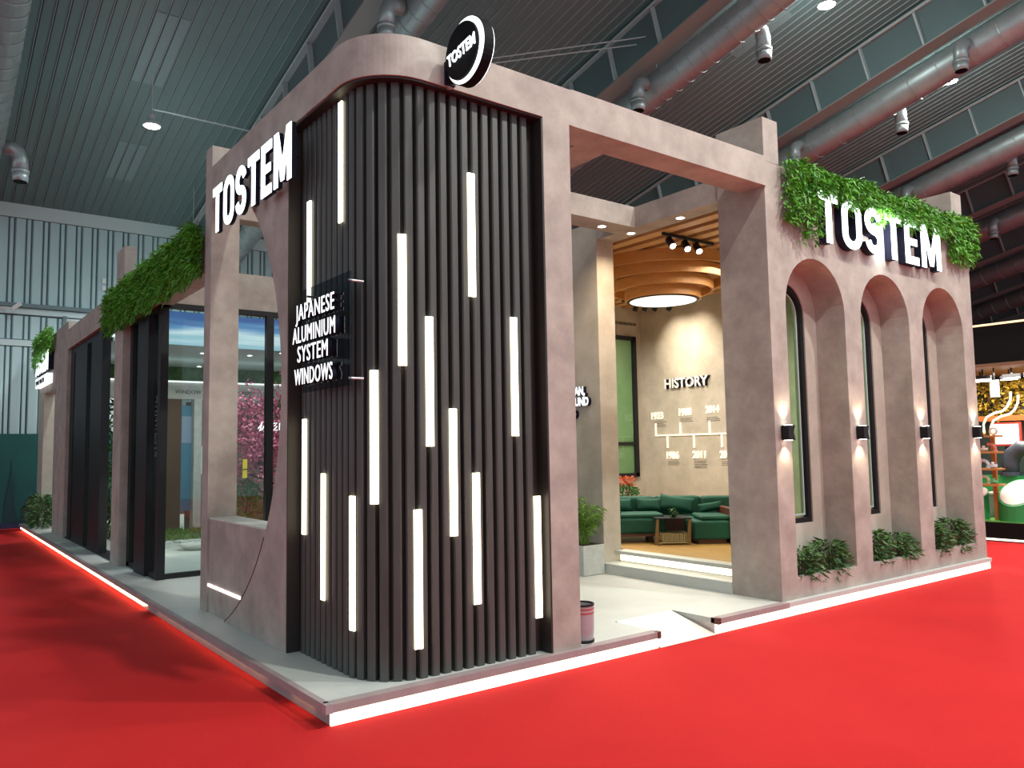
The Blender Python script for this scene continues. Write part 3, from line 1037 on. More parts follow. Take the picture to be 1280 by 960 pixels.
# ring pendant
PC = (6.25, 2.93)
t = thing('ring_pendant', 'tiered round wooden pendant with glowing white disc over the lounge', 'pendant lamp', (PC[0], PC[1], 3.6))
for i, (r, z0, z1) in enumerate(((0.52, 3.60, 3.735), (0.69, 3.71, 3.85), (0.87, 3.82, 3.965), (1.06, 3.93, 4.08))):
    obj('ring', ringbox(B(), PC, r-0.03, r, z0, z1, 56), WOOD, t, smooth=False)
    obj('ring_plate', ringbox(B(), PC, max(0.02, r-0.25), r-0.03, z1-0.03, z1-0.012, 56), WOOD, t)
obj('rim', ringbox(B(), PC, 0.455, 0.49, 3.588, 3.66, 56), BLACK, t, 'black rim')
obj('diffuser', lathe(B(), [(0.455, 3.592), (0.455, 3.602)], (PC[0], PC[1], 0), 48), PEND, t, 'glowing white disc')
lamp('AREA', (PC[0], PC[1], 3.57), 60, (1, .95, .85), 0.8, rot=(0, 0, 0), parent=t)


def track(name, label, p0, p1, spots, on=True, targets=None, power=30):
    t = thing(name, label, 'track light', (Vector(p0)+Vector(p1))/2, 'ceiling spot tracks')
    obj('track', tube(B(), [p0, p1], 0.02, 6), BLACK, t)
    for i, u in enumerate(spots):
        p = Vector(p0).lerp(Vector(p1), u)
        tg = Vector(targets[i])
        h = p-Vector((0, 0, 0.09))
        d = (tg-h).normalized()
        bm = B()
        tube(bm, [p, h], 0.012, 6)
        tube(bm, [h-d*0.07, h+d*0.07], 0.042, 12)
        hd = obj('spot_head', bm, BLACK, t)
        if on:
            obj('lamp_face', tube(B(), [h+d*0.071, h+d*0.074], 0.036, 12), LAMPW, hd)
            lamp('SPOT', h+d*0.09, power, (1.0, .86, .66), 0.03, target=tg, spot=62, blend=1.0, parent=t)


track('track_light', 'black track with three lit spots under the slatted ceiling', (4.9, 1.69, 4.06), (5.8, 1.69, 4.06), (0.15, 0.45, 0.68), True,
      ((4.3, -0.6, 1.2), (4.1, -0.6, 1.2), (4.4, -0.6, 1.2)), 8)
track('track_light', 'black track with spots aimed at the history wall, beside the right post', (7.55, 1.2, 4.06), (7.55, 5.0, 4.06), (0.1, 0.80, 0.92), True,
      ((8.6, 1.9, 2.6), (8.6, 4.25, 3.3), (8.6, 4.65, 3.3)), 110)
track('track_light', 'black unlit spots seen beneath the pendant at the rear wall', (7.75, 5.0, 4.06), (8.4, 4.6, 4.06), (0.12, 0.34, 0.57, 0.9), False,
      ((7.8, 5.6, 2.6),)*4)
lamp('AREA', (6.6, 4.2, 3.5), 110, (1.0, .93, .80), 1.4, rot=(0, 0, 0), name='lamp_light', parent=cl)
lamp('AREA', (6.4, 1.5, 3.9), 40, (1.0, .93, .80), 1.2, rot=(0, 0, 0), name='lamp_light', parent=cl)

# history wall graphics (letters run towards -y as seen from the entrance)
t = thing('history_timeline', 'raised white HISTORY title and dated timeline on the lounge wall', 'wall graphic', (8.6, 4.3, 1.2))
UX, UZ = (0, -1, 0), (0, 0, 1)


def hist(body, y, z, width, h, depth, matl, face=None, label=None, name='lettering'):
    me = text_mesh(body, h*1.37, depth, h*0.035)
    xs = [v.co.x for v in me.vertices]
    x0, x1 = min(xs), max(xs)
    for v in me.vertices:
        v.co.x = (v.co.x-x0)/(x1-x0)*width
    me.transform(frame2((8.598, y, z), UX, UZ))
    o = obj(name, me, matl, t, label)
    if face:
        me = text_mesh(body, h*1.37, 0.006, h*0.035)
        for v in me.vertices:
            v.co.x = (v.co.x-x0)/(x1-x0)*width
            v.co.z += depth+0.001
        me.transform(frame2((8.598, y, z), UX, UZ))
        obj('lettering_face', me, face, o)
    return o


hist('HISTORY', 4.99, 2.60, 0.95, 0.165, 0.07, NAVY, WHITE, 'white HISTORY title letters with dark sides')
for body, y, z in (('1923', 5.36, 2.075), ('1988', 4.72, 2.115), ('2014', 4.14, 2.135), ('1986', 5.03, 1.375), ('2011', 4.45, 1.385), ('2017', 3.88, 1.385)):
    hist(body, y+0.02, z, 0.275, 0.125, 0.02, CREAM, None, 'cream year figures', 'year')
bm = B()
box(bm, 8.578, 8.598, 3.45, 5.30, 1.770, 1.795)
for y in (5.285, 4.72, 4.09):
    box(bm, 8.578, 8.598, y-0.014, y+0.014, 1.795, 2.00)
for y in (5.02, 4.43, 3.85):
    box(bm, 8.578, 8.598, y-0.014, y+0.014, 1.56, 1.770)
obj('timeline_bar', bm, CREAM, t)
rng = random.Random(4)
for y, z, n in ((5.33, 2.03, 4), (4.72, 2.07, 3), (4.15, 2.06, 3), (5.03, 1.33, 3), (4.45, 1.34, 5), (3.88, 1.33, 3)):
    bm = B()
    for k in range(n):
        yl = y
        while yl > y-0.22-0.06*rng.random():
            wd = rng.uniform(0.015, 0.04)
            box(bm, 8.5965, 8.5985, yl-wd, yl, z-0.028*k-0.010, z-0.028*k)
            yl -= wd+0.008
    obj('caption_print', bm, PRINTD, t, 'fine dark caption text', kind='stuff')

# green panel window on the lounge rear wall
t = thing('rear_window', 'tall black framed window with pale green blind behind the sofa', 'window', (8.0, 5.55, 1.1))
obj('blind', bx(7.05, 8.36, 5.585, 5.598, 1.12, 3.52), OLIVE, t, 'pale green blind')
bm = B()
box(bm, 8.33, 8.42, 5.54, 5.598, 1.08, 3.57)
box(bm, 7.0, 8.42, 5.54, 5.598, 3.50, 3.57)
box(bm, 7.0, 8.42, 5.54, 5.598, 1.06, 1.13)
box(bm, 7.0, 8.40, 5.55, 5.598, 1.62, 1.68)
box(bm, 7.0, 7.06, 5.54, 5.598, 1.08, 3.57)
obj('window_frame', bm, BLACK, t)
obj('pane', bx(7.06, 8.33, 5.568, 5.572, 1.13, 3.50), GLASS, t)
tx = thing('wall_caption', 'small dark lettering on the wall above the green blind', 'lettering', (8.2, 5.59, 3.8))
me = text_mesh('TOSTEM WALL & COORDINATION', 0.075, 0.006, 0.001)
me.transform(frame2((7.30, 5.598, 3.78), (1, 0, 0), (0, 0, 1)))
obj('lettering', me, PRINTD, tx)
obj('wall_switch', bx(7.86, 7.90, 5.575, 5.599, 0.92, 1.05), BLACK, tx)

# JAPAN wall beside the entrance: its end faces the entrance, its long side carries the letters
wp = thing('lounge_partition', 'grey beige plaster wall ending at the lounge step, behind the potted palm', 'wall panel', (4.7, 4.0, DZ))
obj('wall_slab', bx(4.56, 4.84, 2.45, 5.598, 0.247, 4.33), CONC2, wp)
t = thing('slogan_letters', 'raised white letters ending in JAPAN, AROUND, WORLD beside the palm', 'sign', (4.55, 2.8, 2.2))
for body, yr, z in (('JAPAN,', 2.66, 2.235), ('AROUND', 2.60, 2.105), ('WORLD', 2.83, 1.955)):
    for k in range(2):
        me = text_mesh(body, 0.140, 0.05 if k == 0 else 0.006, 0.005, 0.78)
        x1 = max(v.co.x for v in me.vertices)
        for v in me.vertices:
            v.co.x -= x1
            v.co.z += 0.051*k
        me.transform(frame2((4.558, yr, z), (0, -1, 0), (0, 0, 1)))
        o = obj('lettering' if k == 0 else 'lettering_face', me, NAVY if k == 0 else LETTER2, t if k == 0 else o)

# palm in planter
t = thing('palm_planter', 'pale square planter box with a leafy palm beside the lounge step', 'planter', (4.35, 2.5, DZ))
bm = B()
box(bm, 4.19, 4.52, 2.40, 2.78, DZ, 0.47)
obj('planter_box', bevel(bm, 0.006), STONE, t)
obj('soil', bx(4.21, 4.50, 2.42, 2.76, 0.465, 0.474), SOIL, t)
rng = random.Random(11)
V, F = [], []
bmst = B()
for k in range(34):
    a = rng.uniform(0, 6.28)
    h = rng.uniform(0.35, 0.80)
    rch = rng.uniform(0.06, 0.26)
    c0 = Vector((4.34+rng.uniform(-.06, .06), 2.56+rng.uniform(-.06, .06), 0.47))
    pts = []
    for s in range(9):
        u = s/8
        pts.append(c0+Vector((math.cos(a)*rch*u**1.6, min(0.25, math.sin(a)*rch*u**1.6), h*(u-0.28*u**3))))
    tube(bmst, pts, 0.004, 4)
    for s in range(3, 9):
        for sg in (-1, 1):
            for _ in range(2):
                d = Vector((math.cos(a), math.sin(a), 0.2))+Vector((-math.sin(a), math.cos(a), 0))*sg*0.9+Vector((0, 0, rng.uniform(-.3, .4)))
                b = pts[s].lerp(pts[s-1], rng.random())
                leaf(V, F, b, d, rng.uniform(0.08, 0.15), 0.014, rng, 0.5)
obj('stem', bmst, GREEN3, t, kind='stuff')
obj('frond_leaf', pydata('frond_leaf', V, F), GREEN3, t, kind='stuff')

# waste bin
t = thing('waste_bin', 'small perforated steel bin beside the entrance front post', 'bin', (2.145, 0.19, DZ))
bc = (2.145, 0.175, DZ)
obj('bin_body', lathe(B(), [(0.088, 0.02), (0.096, 0.10), (0.096, 0.27), (0.092, 0.27), (0.086, 0.03)], bc, 28), CHROME, t, smooth=False)
obj('base_ring', lathe(B(), [(0.096, 0.001), (0.096, 0.02)], bc, 28), BLACK, t)
obj('rim', ringbox(B(), bc, 0.090, 0.100, DZ+0.272, DZ+0.285, 28), BLACK, t)
for z in (0.215, 0.245):
    obj('red_band', ringbox(B(), bc, 0.0962, 0.0985, DZ+z, DZ+z+0.010, 28), mat('red_band', (0.45, 0.05, 0.06), 0.5), t)

# ------------------------------------------------------------------ lounge furniture (curved green sofa, aligned to the diagonal)
U = Vector((0.797, -0.604, 0))
VV = Vector((0.604, 0.797, 0))
O = Vector((5.17, 2.82, 0.37))
LM = Matrix((U, VV, Vector((0, 0, 1)))).transposed().to_4x4()
LM.translation = O


def lbox(x0, x1, y0, y1, z0, z1, bev=0.0, seg=2):
    bm = bx(x0, x1, y0, y1, z0, z1)
    if bev:
        bevel(bm, bev, seg)
    return xform(bm, LM)


t = thing('sectional_sofa', 'dark green upholstered sectional sofa with dark wood arm in the lounge', 'sofa', O)
obj('seat_base', lbox(-0.35, 0.62, 0.10, 0.85, 0.12, 0.315, 0.03), SOFA, t)
obj('seat_base', lbox(0.45, 1.55, 0.35, 1.0, 0.10, 0.30, 0.03), SOFA, t)
obj('chaise', lbox(0.93, 1.38, -0.10, 0.55, 0.055, 0.285, 0.025), SOFA, t)
obj('chaise_cushion', lbox(1.03, 1.40, -0.06, 0.5, 0.287, 0.345, 0.025), SOFA, t)
obj('seat_cushion', lbox(-0.35, 0.60, 0.12, 0.62, 0.315, 0.365, 0.02), SOFA, t)
obj('backrest', lbox(-0.35, 0.62, 0.74, 0.96, 0.12, 0.545, 0.03), SOFA, t)
obj('backrest', lbox(0.63, 1.22, 0.74, 0.96, 0.12, 0.545, 0.03), SOFA, t)
obj('backrest', lbox(1.24, 1.75, 0.66, 0.90, 0.12, 0.54, 0.03), SOFA, t)
obj('arm_rest', lbox(1.395, 1.47, -0.12, 0.6, 0.0, 0.43, 0.006, 1), DWOOD, t, 'dark red wood arm')
obj('base_rail', lbox(-0.35, 0.62, 0.12, 0.80, 0.085, 0.118), DWOOD, t)
obj('leg', lbox(-0.04, 0.03, 0.12, 0.19, 0.0, 0.085), DWOOD, t)
obj('leg', lbox(0.42, 0.48, 0.5, 0.56, 0.0, 0.085), DWOOD, t)
obj('leg', lbox(0.99, 1.34, -0.06, 0.4, 0.0, 0.054), DWOOD, t)


def cushion(label, cx, cy, cz, w_, h, tilt, yaw=0.0, th=0.07):
    bm = B()
    n = 10
    g = {}
    for sgn in (1, -1):
        for i in range(n+1):
            for j in range(n+1):
                u, v = i/n*2-1, j/n*2-1
                e = (1-u**4)*(1-v**4)
                if sgn == -1 and (i in (0, n) or j in (0, n)):
                    g[sgn, i, j] = g[1, i, j]
                else:
                    kx = 1-0.06*(1-abs(v))
                    g[sgn, i, j] = bm.verts.new((u*w_/2*(1-0.05*(1-v*v)), sgn*th*e**0.6, v*h/2*(1-0.07*(1-u*u))))
    for sgn in (1, -1):
        for i in range(n):
            for j in range(n):
                try:
                    bm.faces.new((g[sgn, i, j], g[sgn, i+1, j], g[sgn, i+1, j+1], g[sgn, i, j+1]))
                except ValueError:
                    pass
    m = LM @ Matrix.Translation((cx, cy, cz)) @ Matrix.Rotation(R(yaw), 4, 'Z') @ Matrix.Rotation(R(-18), 4, 'X') @ Matrix.Rotation(R(tilt), 4, 'Y')
    xform(bm, m)
    o = obj('cushion', bm, SOFA, None, smooth=True)
    tag(o, label, 'cushion', 'green sofa cushions')


cushion('green cushion at the left end of the sofa', 0.10, 0.66, 0.445, 0.34, 0.18, 0)
cushion('green cushion left of the sofa middle, behind the table', 0.50, 0.66, 0.445, 0.34, 0.18, 2)
cushion('large green cushion leaning at the middle of the sofa', 0.87, 0.62, 0.455, 0.46, 0.21, 9, -6)
cushion('green cushion lying at the right end beside the wood arm', 1.29, 0.50, 0.415, 0.32, 0.12, -8)
bm = lbox(-0.12, 0.06, 0.14, 0.40, 0.366, 0.41, 0.018)
tag(obj('cushion', bm, SOFA), 'small flat green cushion lying at the left seat edge', 'cushion', 'green sofa cushions')

t = thing('coffee_table', 'dark glass topped table with slatted wooden base before the sofa', 'table', O+U*0.68)
obj('tabletop', lbox(0.45, 0.90, -0.12, 0.32, 0.315, 0.33), BLACK, t)
for x in (0.46, 0.86):
    bm = B()
    prism(bm, [(x-0.03, 0.0), (x+0.02, 0.0), (x+0.03, 0.314), (x+0.0, 0.314)], 'y', -0.12, -0.09)
    xform(bm, LM)
    obj('leg', bm, mat('bronze_wood', (0.20, 0.12, 0.04), 0.5), t)
    bm = B()
    prism(bm, [(x-0.03, 0.0), (x+0.02, 0.0), (x+0.03, 0.314), (x+0.0, 0.314)], 'y', 0.29, 0.32)
    xform(bm, LM)
    obj('leg', bm, DWOOD, t)
obj('panel', lbox(0.52, 0.86, 0.28, 0.29, 0.14, 0.31), DWOOD, t)
obj('rack_rail', lbox(0.44, 0.87, -0.115, -0.095, 0.02, 0.035), mat('pale_brass', (0.45, 0.36, 0.16), 0.5), t)
PB = mat('pale_gold_slat', (0.50, 0.42, 0.22), 0.5)
for k in range(14):
    x = 0.535+0.024*k
    obj('slat', lbox(x, x+0.012, -0.10, 0.28, 0.04, 0.14), PB, t)
pt = bush('table_plant', 'small green plant on the dark table before the sofa', 'plant', O+U*0.70+VV*0.02+Vector((0, 0, 0.331)), 0.055, 0.055, 0.10, 160, GREEN4, 61, L=(0.02, 0.04), W=(0.012, 0.02), stems=3)
obj('pot', lathe(B(), [(0.03, 0.0), (0.035, 0.035)], O+U*0.70+VV*0.02+Vector((0, 0, 0.331)), 12), BLACK, pt)
fp = O+U*0.32+VV*2.35
fp = Vector((7.55, 5.05, 0.37))
t = bush('flower_plant', 'potted green shrub with coral flowers behind the sofa, below the green blind', 'plant', (fp.x, fp.y, 0.66), 0.26, 0.24, 0.30, 420, GREEN4, 62, L=(0.05, 0.10), W=(0.03, 0.045))
rng = random.Random(8)
V, F = [], []
for _ in range(120):
    a = rng.uniform(0, 6.28)
    r = rng.uniform(0, 0.16)
    leaf(V, F, (fp.x+math.cos(a)*r, fp.y+math.sin(a)*r, 0.95+rng.uniform(-.03, .13)), (math.cos(a), math.sin(a), 1), 0.06, 0.03, rng)
obj('flower', pydata('flower', V, F), REDF, t, kind='stuff')
obj('pot', lathe(B(), [(0.13, 0.0), (0.17, 0.30), (0.14, 0.30)], (fp.x, fp.y, 0.37), 20), WHITE, t)

# ------------------------------------------------------------------ glazed pavilion on the left side
pav = thing('glazed_pavilion', 'black framed glass pavilion with plaster fascia behind the tall post', 'pavilion', (1.5, 7, DZ))
GX = 0.40
obj('front_fascia', bx(0.42, 4.5, 5.65, 5.80, 3.43, 3.90), CONC, pav, 'plaster fascia over the glass')
obj('front_lintel', bx(0.38, 4.5, 5.62, 5.72, 3.37, 3.43), BLACK, pav)
obj('side_beam', bx(0.30, 0.50, 3.50, 7.25, 3.40, 3.80), CONC, pav)
obj('side_lintel', bx(0.36, 0.46, 5.62, 7.25, 3.34, 3.40), BLACK, pav)
obj('corner_post', bx(0.37, 0.46, 5.60, 5.72, DZ, 3.37), BLACK, pav)
obj('front_mullion', bx(1.665, 1.76, 5.62, 5.70, DZ, 3.37), BLACK, pav)
obj('front_mullion', bx(3.0, 3.09, 5.62, 5.70, DZ, 3.37), BLACK, pav)
obj('bottom_rail', bx(0.46, 4.5, 5.63, 5.70, DZ, 0.19), BLACK, pav)
obj('pane', bx(0.46, 1.665, 5.655, 5.665, 0.19, 3.37), GLASS, pav)
obj('pane', bx(1.76, 3.0, 5.655, 5.665, 0.19, 3.37), GLASS, pav)
obj('pane', bx(3.09, 4.5, 5.655, 5.665, 0.19, 3.37), GLASS, pav)
obj('side_pane', bx(0.405, 0.415, 5.72, 6.05, 0.19, 3.34), GLASS, pav)
obj('side_pane', bx(0.405, 0.415, 6.95, 7.25, 0.19, 3.34), GLASS2, pav)
obj('bottom_rail', bx(0.37, 0.46, 5.72, 7.25, DZ, 0.19), BLACK, pav)
obj('sash_stile', bx(0.33, 0.47, 6.05, 6.62, DZ, 3.34), BLACK, pav, 'broad black sash stile')
obj('side_mullion', bx(0.37, 0.45, 7.10, 7.26, DZ, 3.4), BLACK, pav)
t = thing('plaster_post', 'plaster post with raised top at the end of the left hedge', 'post', (0.35, 7.5, DZ))
obj('shaft', bx(0.27, 0.42, 7.25, 7.76, DZ, 4.46), CONC, t)
obj('beam', bx(0.27, 0.46, 7.76, 12.0, 3.55, 3.92), CONC, t, 'plaster beam running to the next post')
t = thing('door_bay', 'row of tall black door frames between the two far left posts', 'doors', (0.4, 9.5, DZ))
obj('lintel', bx(0.33, 0.45, 7.76, 12.0, 3.45, 3.55), BLACK, t)
obj('threshold', bx(0.30, 0.5, 7.76, 12.0, DZ, 0.15), BLACK, t)
obj('door_leaf', bx(0.30, 0.42, 8.85, 9.75, DZ+0.02, 3.45), BLACK, t)
obj('door_leaf', bx(0.30, 0.42, 10.15, 11.3, DZ+0.02, 3.45), BLACK, t)
obj('door_frame', bx(0.33, 0.42, 11.65, 12.0, DZ+0.02, 3.45), BLACK, t)
obj('pane', bx(0.36, 0.372, 9.75, 10.15, 0.15, 3.45), GLASS2, t)
obj('pane', bx(0.36, 0.372, 11.3, 11.65, 0.15, 3.45), GLASS2, t)
t = thing('plaster_post', 'broad plaster post beside the far sign at left end', 'post', (0.35, 12.7, DZ))
obj('shaft', bx(0.27, 0.45, 12.0, 13.4, DZ, 4.08), CONC, t)
t = thing('end_portal', 'plaster portal at the far left end of the stand, carrying the far sign', 'portal', (0.4, 15, DZ))
obj('fascia', bx(0.30, 0.5, 13.4, 16.1, 2.95, 4.1), CONC, t)
obj('jamb', bx(0.30, 0.5, 15.3, 16.1, DZ, 2.95), CONC2, t)
t = thing('lettered_sign', 'small glowing TOSTEM sign with tagline box under the far hedge', 'sign', (0.25, 15, 3.2), 'TOSTEM letter signs')
block_sign(t, (0.298, 16.0, 3.36), (0, -1, 0), 0.42, 2.0, 0.10, LETTER, NAVY)
obj('tagline_box', bx(0.20, 0.298, 14.1, 16.0, 3.10, 3.30), LETTER2, t, 'lit white tagline strip')
me = text_mesh('JAPANESE WINDOWS', 0.14, 0.004, 0.002)
me.transform(frame2((0.199, 15.9, 3.15), (0, -1, 0), (0, 0, 1)))
obj('tagline', me, NAVY, t)
bush('potted_shrub', 'round dark green shrub at the far left end of the platform', 'shrub', (0.25, 15.0, DZ), 0.25, 0.9, 0.62, 700, GREEN2, 90, L=(0.1, 0.2), W=(0.03, 0.06))

# pavilion interior
SKYM = bpy.data.materials.new('backlit_sky_print')
SKYM.use_nodes = True
nt = SKYM.node_tree
bs = nt.nodes['Principled BSDF']
tc = nt.nodes.new('ShaderNodeTexCoord')
mp = nt.nodes.new('ShaderNodeMapping')
mp.inputs['Scale'].default_value = (0.35, 1.1, 1)
nz = nt.nodes.new('ShaderNodeTexNoise')
nz.inputs['Scale'].default_value = 1.6
nz.inputs['Detail'].default_value = 5
rp = nt.nodes.new('ShaderNodeValToRGB')
for p, c in ((0.50, (0.03, 0.12, 0.38, 1)), (0.60, (0.10, 0.32, 0.62, 1)), (0.68, (0.75, 0.92, 1.0, 1)), (0.80, (0.35, 0.62, 0.75, 1))):
    e = rp.color_ramp.elements.new(p)
    e.color = c
rp.color_ramp.elements.remove(rp.color_ramp.elements[0])
rp.color_ramp.elements.remove(rp.color_ramp.elements[-1])
sp = nt.nodes.new('ShaderNodeSeparateXYZ')
mr = nt.nodes.new('ShaderNodeMapRange')
mr.inputs[1].default_value, mr.inputs[2].default_value = 5.9, 9.0
mr.inputs[3].default_value, mr.inputs[4].default_value = 0.20, 0.62
ad = nt.nodes.new('ShaderNodeMath')
ad.operation = 'MULTIPLY_ADD'
ad.inputs[1].default_value = 0.5
nt.links.new(tc.outputs['Object'], mp.inputs[0])
nt.links.new(mp.outputs[0], nz.inputs['Vector'])
nt.links.new(tc.outputs['Object'], sp.inputs[0])
nt.links.new(sp.outputs['Y'], mr.inputs[0])
nt.links.new(nz.outputs['Fac'], ad.inputs[0])
nt.links.new(mr.outputs[0], ad.inputs[2])
nt.links.new(ad.outputs[0], rp.inputs[0])
nt.links.new(rp.outputs[0], bs.inputs['Emission Color'])
bs.inputs['Base Color'].default_value = (0.1, 0.1, 0.1, 1)
bs.inputs['Emission Strength'].default_value = 0.9
t = thing('sky_ceiling', 'backlit ceiling panel printed with blue sky and clouds inside the pavilion', 'ceiling light', (2, 7.5, 3.35))
obj('sky_print', bx(0.5, 4.5, 5.85, 8.95, 3.362, 3.37), SKYM, t)
obj('ceiling_board', bx(0.46, 4.5, 8.95, 12.5, 3.36, 3.42), WHITEP, t, 'plain pale ceiling board')
for i, (x, y) in enumerate(((1.27, 9.8), (1.46, 10.3), (2.06, 9.85), (2.63, 12.1), (2.87, 9.8), (3.24, 9.2))):
    downlight(x, y, 3.36, ['leftmost', 'second', 'third', 'fourth', 'fifth', 'sixth'][i]+' small downlight in the pavilion ceiling counted from the left', 30 if i % 2 == 0 else 0, (1.0, .95, .85), 'downlights inside the pavilion')
lamp('AREA', (2.2, 7.4, 3.30), 60, COOL, 2.0, rot=(0, 0, 0), name='lamp_light', parent=t)
t = thing('gallery_beam', 'pale grey beam with green ledge line across the pavilion back', 'beam', (2, 11, 2.6))
obj('beam', bx(0.6, 4.5, 11.0, 11.25, 2.62, 2.93), STONE, t)
obj('ledge', bx(0.6, 4.5, 10.95, 11.2, 2.935, 2.955), LETTER2, t)
me = text_mesh('WINDOW AND DOOR SYSTEMS', 0.10, 0.004, 0.0)
me.transform(frame2((1.9, 10.995, 2.72), (1, 0, 0), (0, 0, 1)))
obj('lettering', me, PRINTD, t)
obj('greenery_backdrop', bx(0.6, 4.5, 12.4, 12.5, 2.9, 3.36), GREEN4, t)
t = thing('display_backdrop', 'brown panel with blue poster and pale column at the pavilion back', 'display', (2, 11, DZ))
obj('brown_panel', bx(1.72, 2.02, 11.0, 11.12, DZ, 2.62), BROWNP, t)
obj('poster', bx(2.03, 2.22, 11.05, 11.1, 0.55, 2.5), BLUEP, t, 'tall blue poster')
obj('poster_sky', bx(2.035, 2.215, 11.04, 11.049, 1.8, 2.3), mat('pale_blue_print', (0.25, 0.36, 0.5), 0.5), t)
obj('column', bx(2.22, 2.36, 10.9, 11.1, DZ, 2.62), STONE, t)
obj('rear_panel', bx(2.36, 4.5, 11.9, 12.0, DZ, 2.62), mat('olive_brown_panel', (0.16, 0.12, 0.08), 0.7), t)
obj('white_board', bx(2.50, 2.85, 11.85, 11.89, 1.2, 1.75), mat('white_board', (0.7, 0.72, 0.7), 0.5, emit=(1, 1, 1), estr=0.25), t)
t = thing('garden_bed', 'low bed of grass and pebbles with pale basin inside the pavilion', 'garden bed', (2, 9, DZ))
obj('edging', bx(0.95, 3.6, 8.9, 11.0, DZ, 0.19), STONE, t)
rng = random.Random(33)
V, F = [], []
for _ in range(5000):
    x, y = rng.uniform(0.98, 3.55), rng.uniform(9.1, 10.9)
    leaf(V, F, (x, y, 0.19), (rng.uniform(-.5, .5), rng.uniform(-.5, .5), 1), rng.uniform(0.06, 0.16), 0.016, rng, 0.3)
obj('grass', pydata('grass', V, F), GRASS, t, kind='stuff')
bm = B()
for _ in range(260):
    x, y = rng.uniform(1.0, 2.6), rng.uniform(8.92, 9.15)
    s = rng.uniform(.015, .035)
    obox(bm, (x, y, 0.19+s*.4), (rng.uniform(-1, 1), 1, .2), (1, rng.uniform(-1, 1), 0), (0, 0, 1), s, s*.8, s*.5)
obj('pebble', bm, STONE, t, kind='stuff')
bm = B()
lathe(bm, [(0.18, 0.0), (0.26, 0.06), (0.26, 0.09), (0.18, 0.07)], (1.62, 8.45, DZ), 24)
tag(obj('stone_basin', bm, STONE), 'round pale basin on floor before the garden bed', 'basin')
t = thing('floor_lantern', 'small glowing lantern on pavilion floor beside the broad black stile', 'lantern', (0.78, 8.0, DZ))
obj('stand', tube(B(), [(0.86, 8.2, DZ), (0.86, 8.2, 0.42)], 0.015, 6), BLACK, t)
obj('globe', lathe(B(), [(0.01, .0), (.05, .02), (.065, .06), (.05, .10), (.01, .12)], (0.86, 8.2, 0.42), 14), LAMPW, t)
lamp('POINT', (0.86, 8.1, 0.6), 4, WARMW, 0.05, parent=t)
# blossom tree
t = thing('blossom_tree', 'pink cherry blossom tree inside the glass pavilion', 'tree', (2.75, 8.6, DZ))
rng = random.Random(55)
bmt = B()
base = Vector((2.85, 8.75, DZ))
tips = []
tube(bmt, [base, base+Vector((-.03, 0, .6)), base+Vector((.04, .02, 1.2)), base+Vector((0, 0, 1.7))], [0.08, 0.065, 0.05, 0.035], 8)
for k in range(34):
    a = rng.uniform(0, 6.28)
    z = rng.uniform(0.7, 1.7)
    s0 = base+Vector((0, 0, z))
    Lb = rng.uniform(0.35, 0.85)
    e = s0+Vector((math.cos(a)*Lb, math.sin(a)*Lb, rng.uniform(-.15, 1.35)))
    mid = s0.lerp(e, .5)+Vector((0, 0, rng.uniform(0, .12)))
    tube(bmt, [s0, mid, e], [0.022, 0.014, 0.006], 5)
    tips += [(mid, e)]
obj('trunk', bmt, BARK, t)
V, F = [], []
for _ in range(4200):
    m_, e = tips[rng.randrange(len(tips))]
    p = m_.lerp(e, rng.uniform(0.0, 1.15))+Vector((rng.gauss(0, .09), rng.gauss(0, .09), rng.gauss(0, .10)))
    leaf(V, F, p, (rng.uniform(-1, 1), rng.uniform(-1, 1), rng.uniform(-1, .6)), rng.uniform(0.04, 0.08), rng.uniform(0.03, 0.055), rng)
obj('blossom', pydata('blossom', V, F), PINK, t, kind='stuff')
bush('pavilion_bush', 'green bush under the pink blossom tree', 'shrub', (2.42, 8.9, DZ), 0.45, 0.35, 1.0, 900, GREEN4, 56, L=(.06, .12), W=(.03, .05))
obj('box', bx(2.27, 2.33, 8.3, 8.33, 1.19, 1.49), YEL, t) if False else tag(obj('yellow_sign', bx(2.30, 2.37, 8.40, 8.43, 1.2, 1.50), YEL), 'small yellow upright sign before the pink blossom', 'sign')
obj('label_gap', bx(2.298, 2.372, 8.395, 8.40, 1.33, 1.345), BLACK, bpy.data.objects['yellow_sign'])
# white neon script in front of the blossom
t = thing('neon_script', 'white script lettering glowing before the pink blossom', 'sign', (2.8, 8.0, 2.0))
for st in ([(0.0, -.02), (.05, .02), (.1, .10), (.06, -.02), (.03, -.06), (.1, -.04), (.14, .02)], [(.2, .06), (.32, .07), (.26, .0), (.22, -.05), (.33, -.04)],
           [(.38, .07), (.46, .08), (.40, .02), (.47, .02), (.38, -.05), (.48, -.05)], [(.53, .08), (.52, -.05), (.6, .03)]):
    bm = B()
    tube(bm, [(2.40+x*0.66, 8.0, 2.0+z*0.9) for x, z in st], 0.009, 6)
    obj('stroke', bm, LETTER2, t)
# frosted calligraphy on the side glass
t = thing('glass_lettering', 'pale brushed lettering column on the glass beside the black corner post', 'lettering', (0.5, 5.8, 2.2))
FROST = mat('frosted_white_film', (0.35, 0.40, 0.40), 0.6)
rng = random.Random(77)
for k in range(7):
    bm = B()
    zt = 2.32-0.115*k
    for _ in range(5):
        y = rng.uniform(5.76, 6.0)
        if rng.random() < 0.5:
            box(bm, 0.416, 0.419, y-0.012, y+0.012, zt-rng.uniform(.05, .1), zt)
        else:
            z = zt-rng.uniform(0, .09)
            box(bm, 0.416, 0.419, max(5.74, y-0.1), min(6.03, y+0.1), z-0.008, z+0.008)
    obj('character', bm, FROST, t)
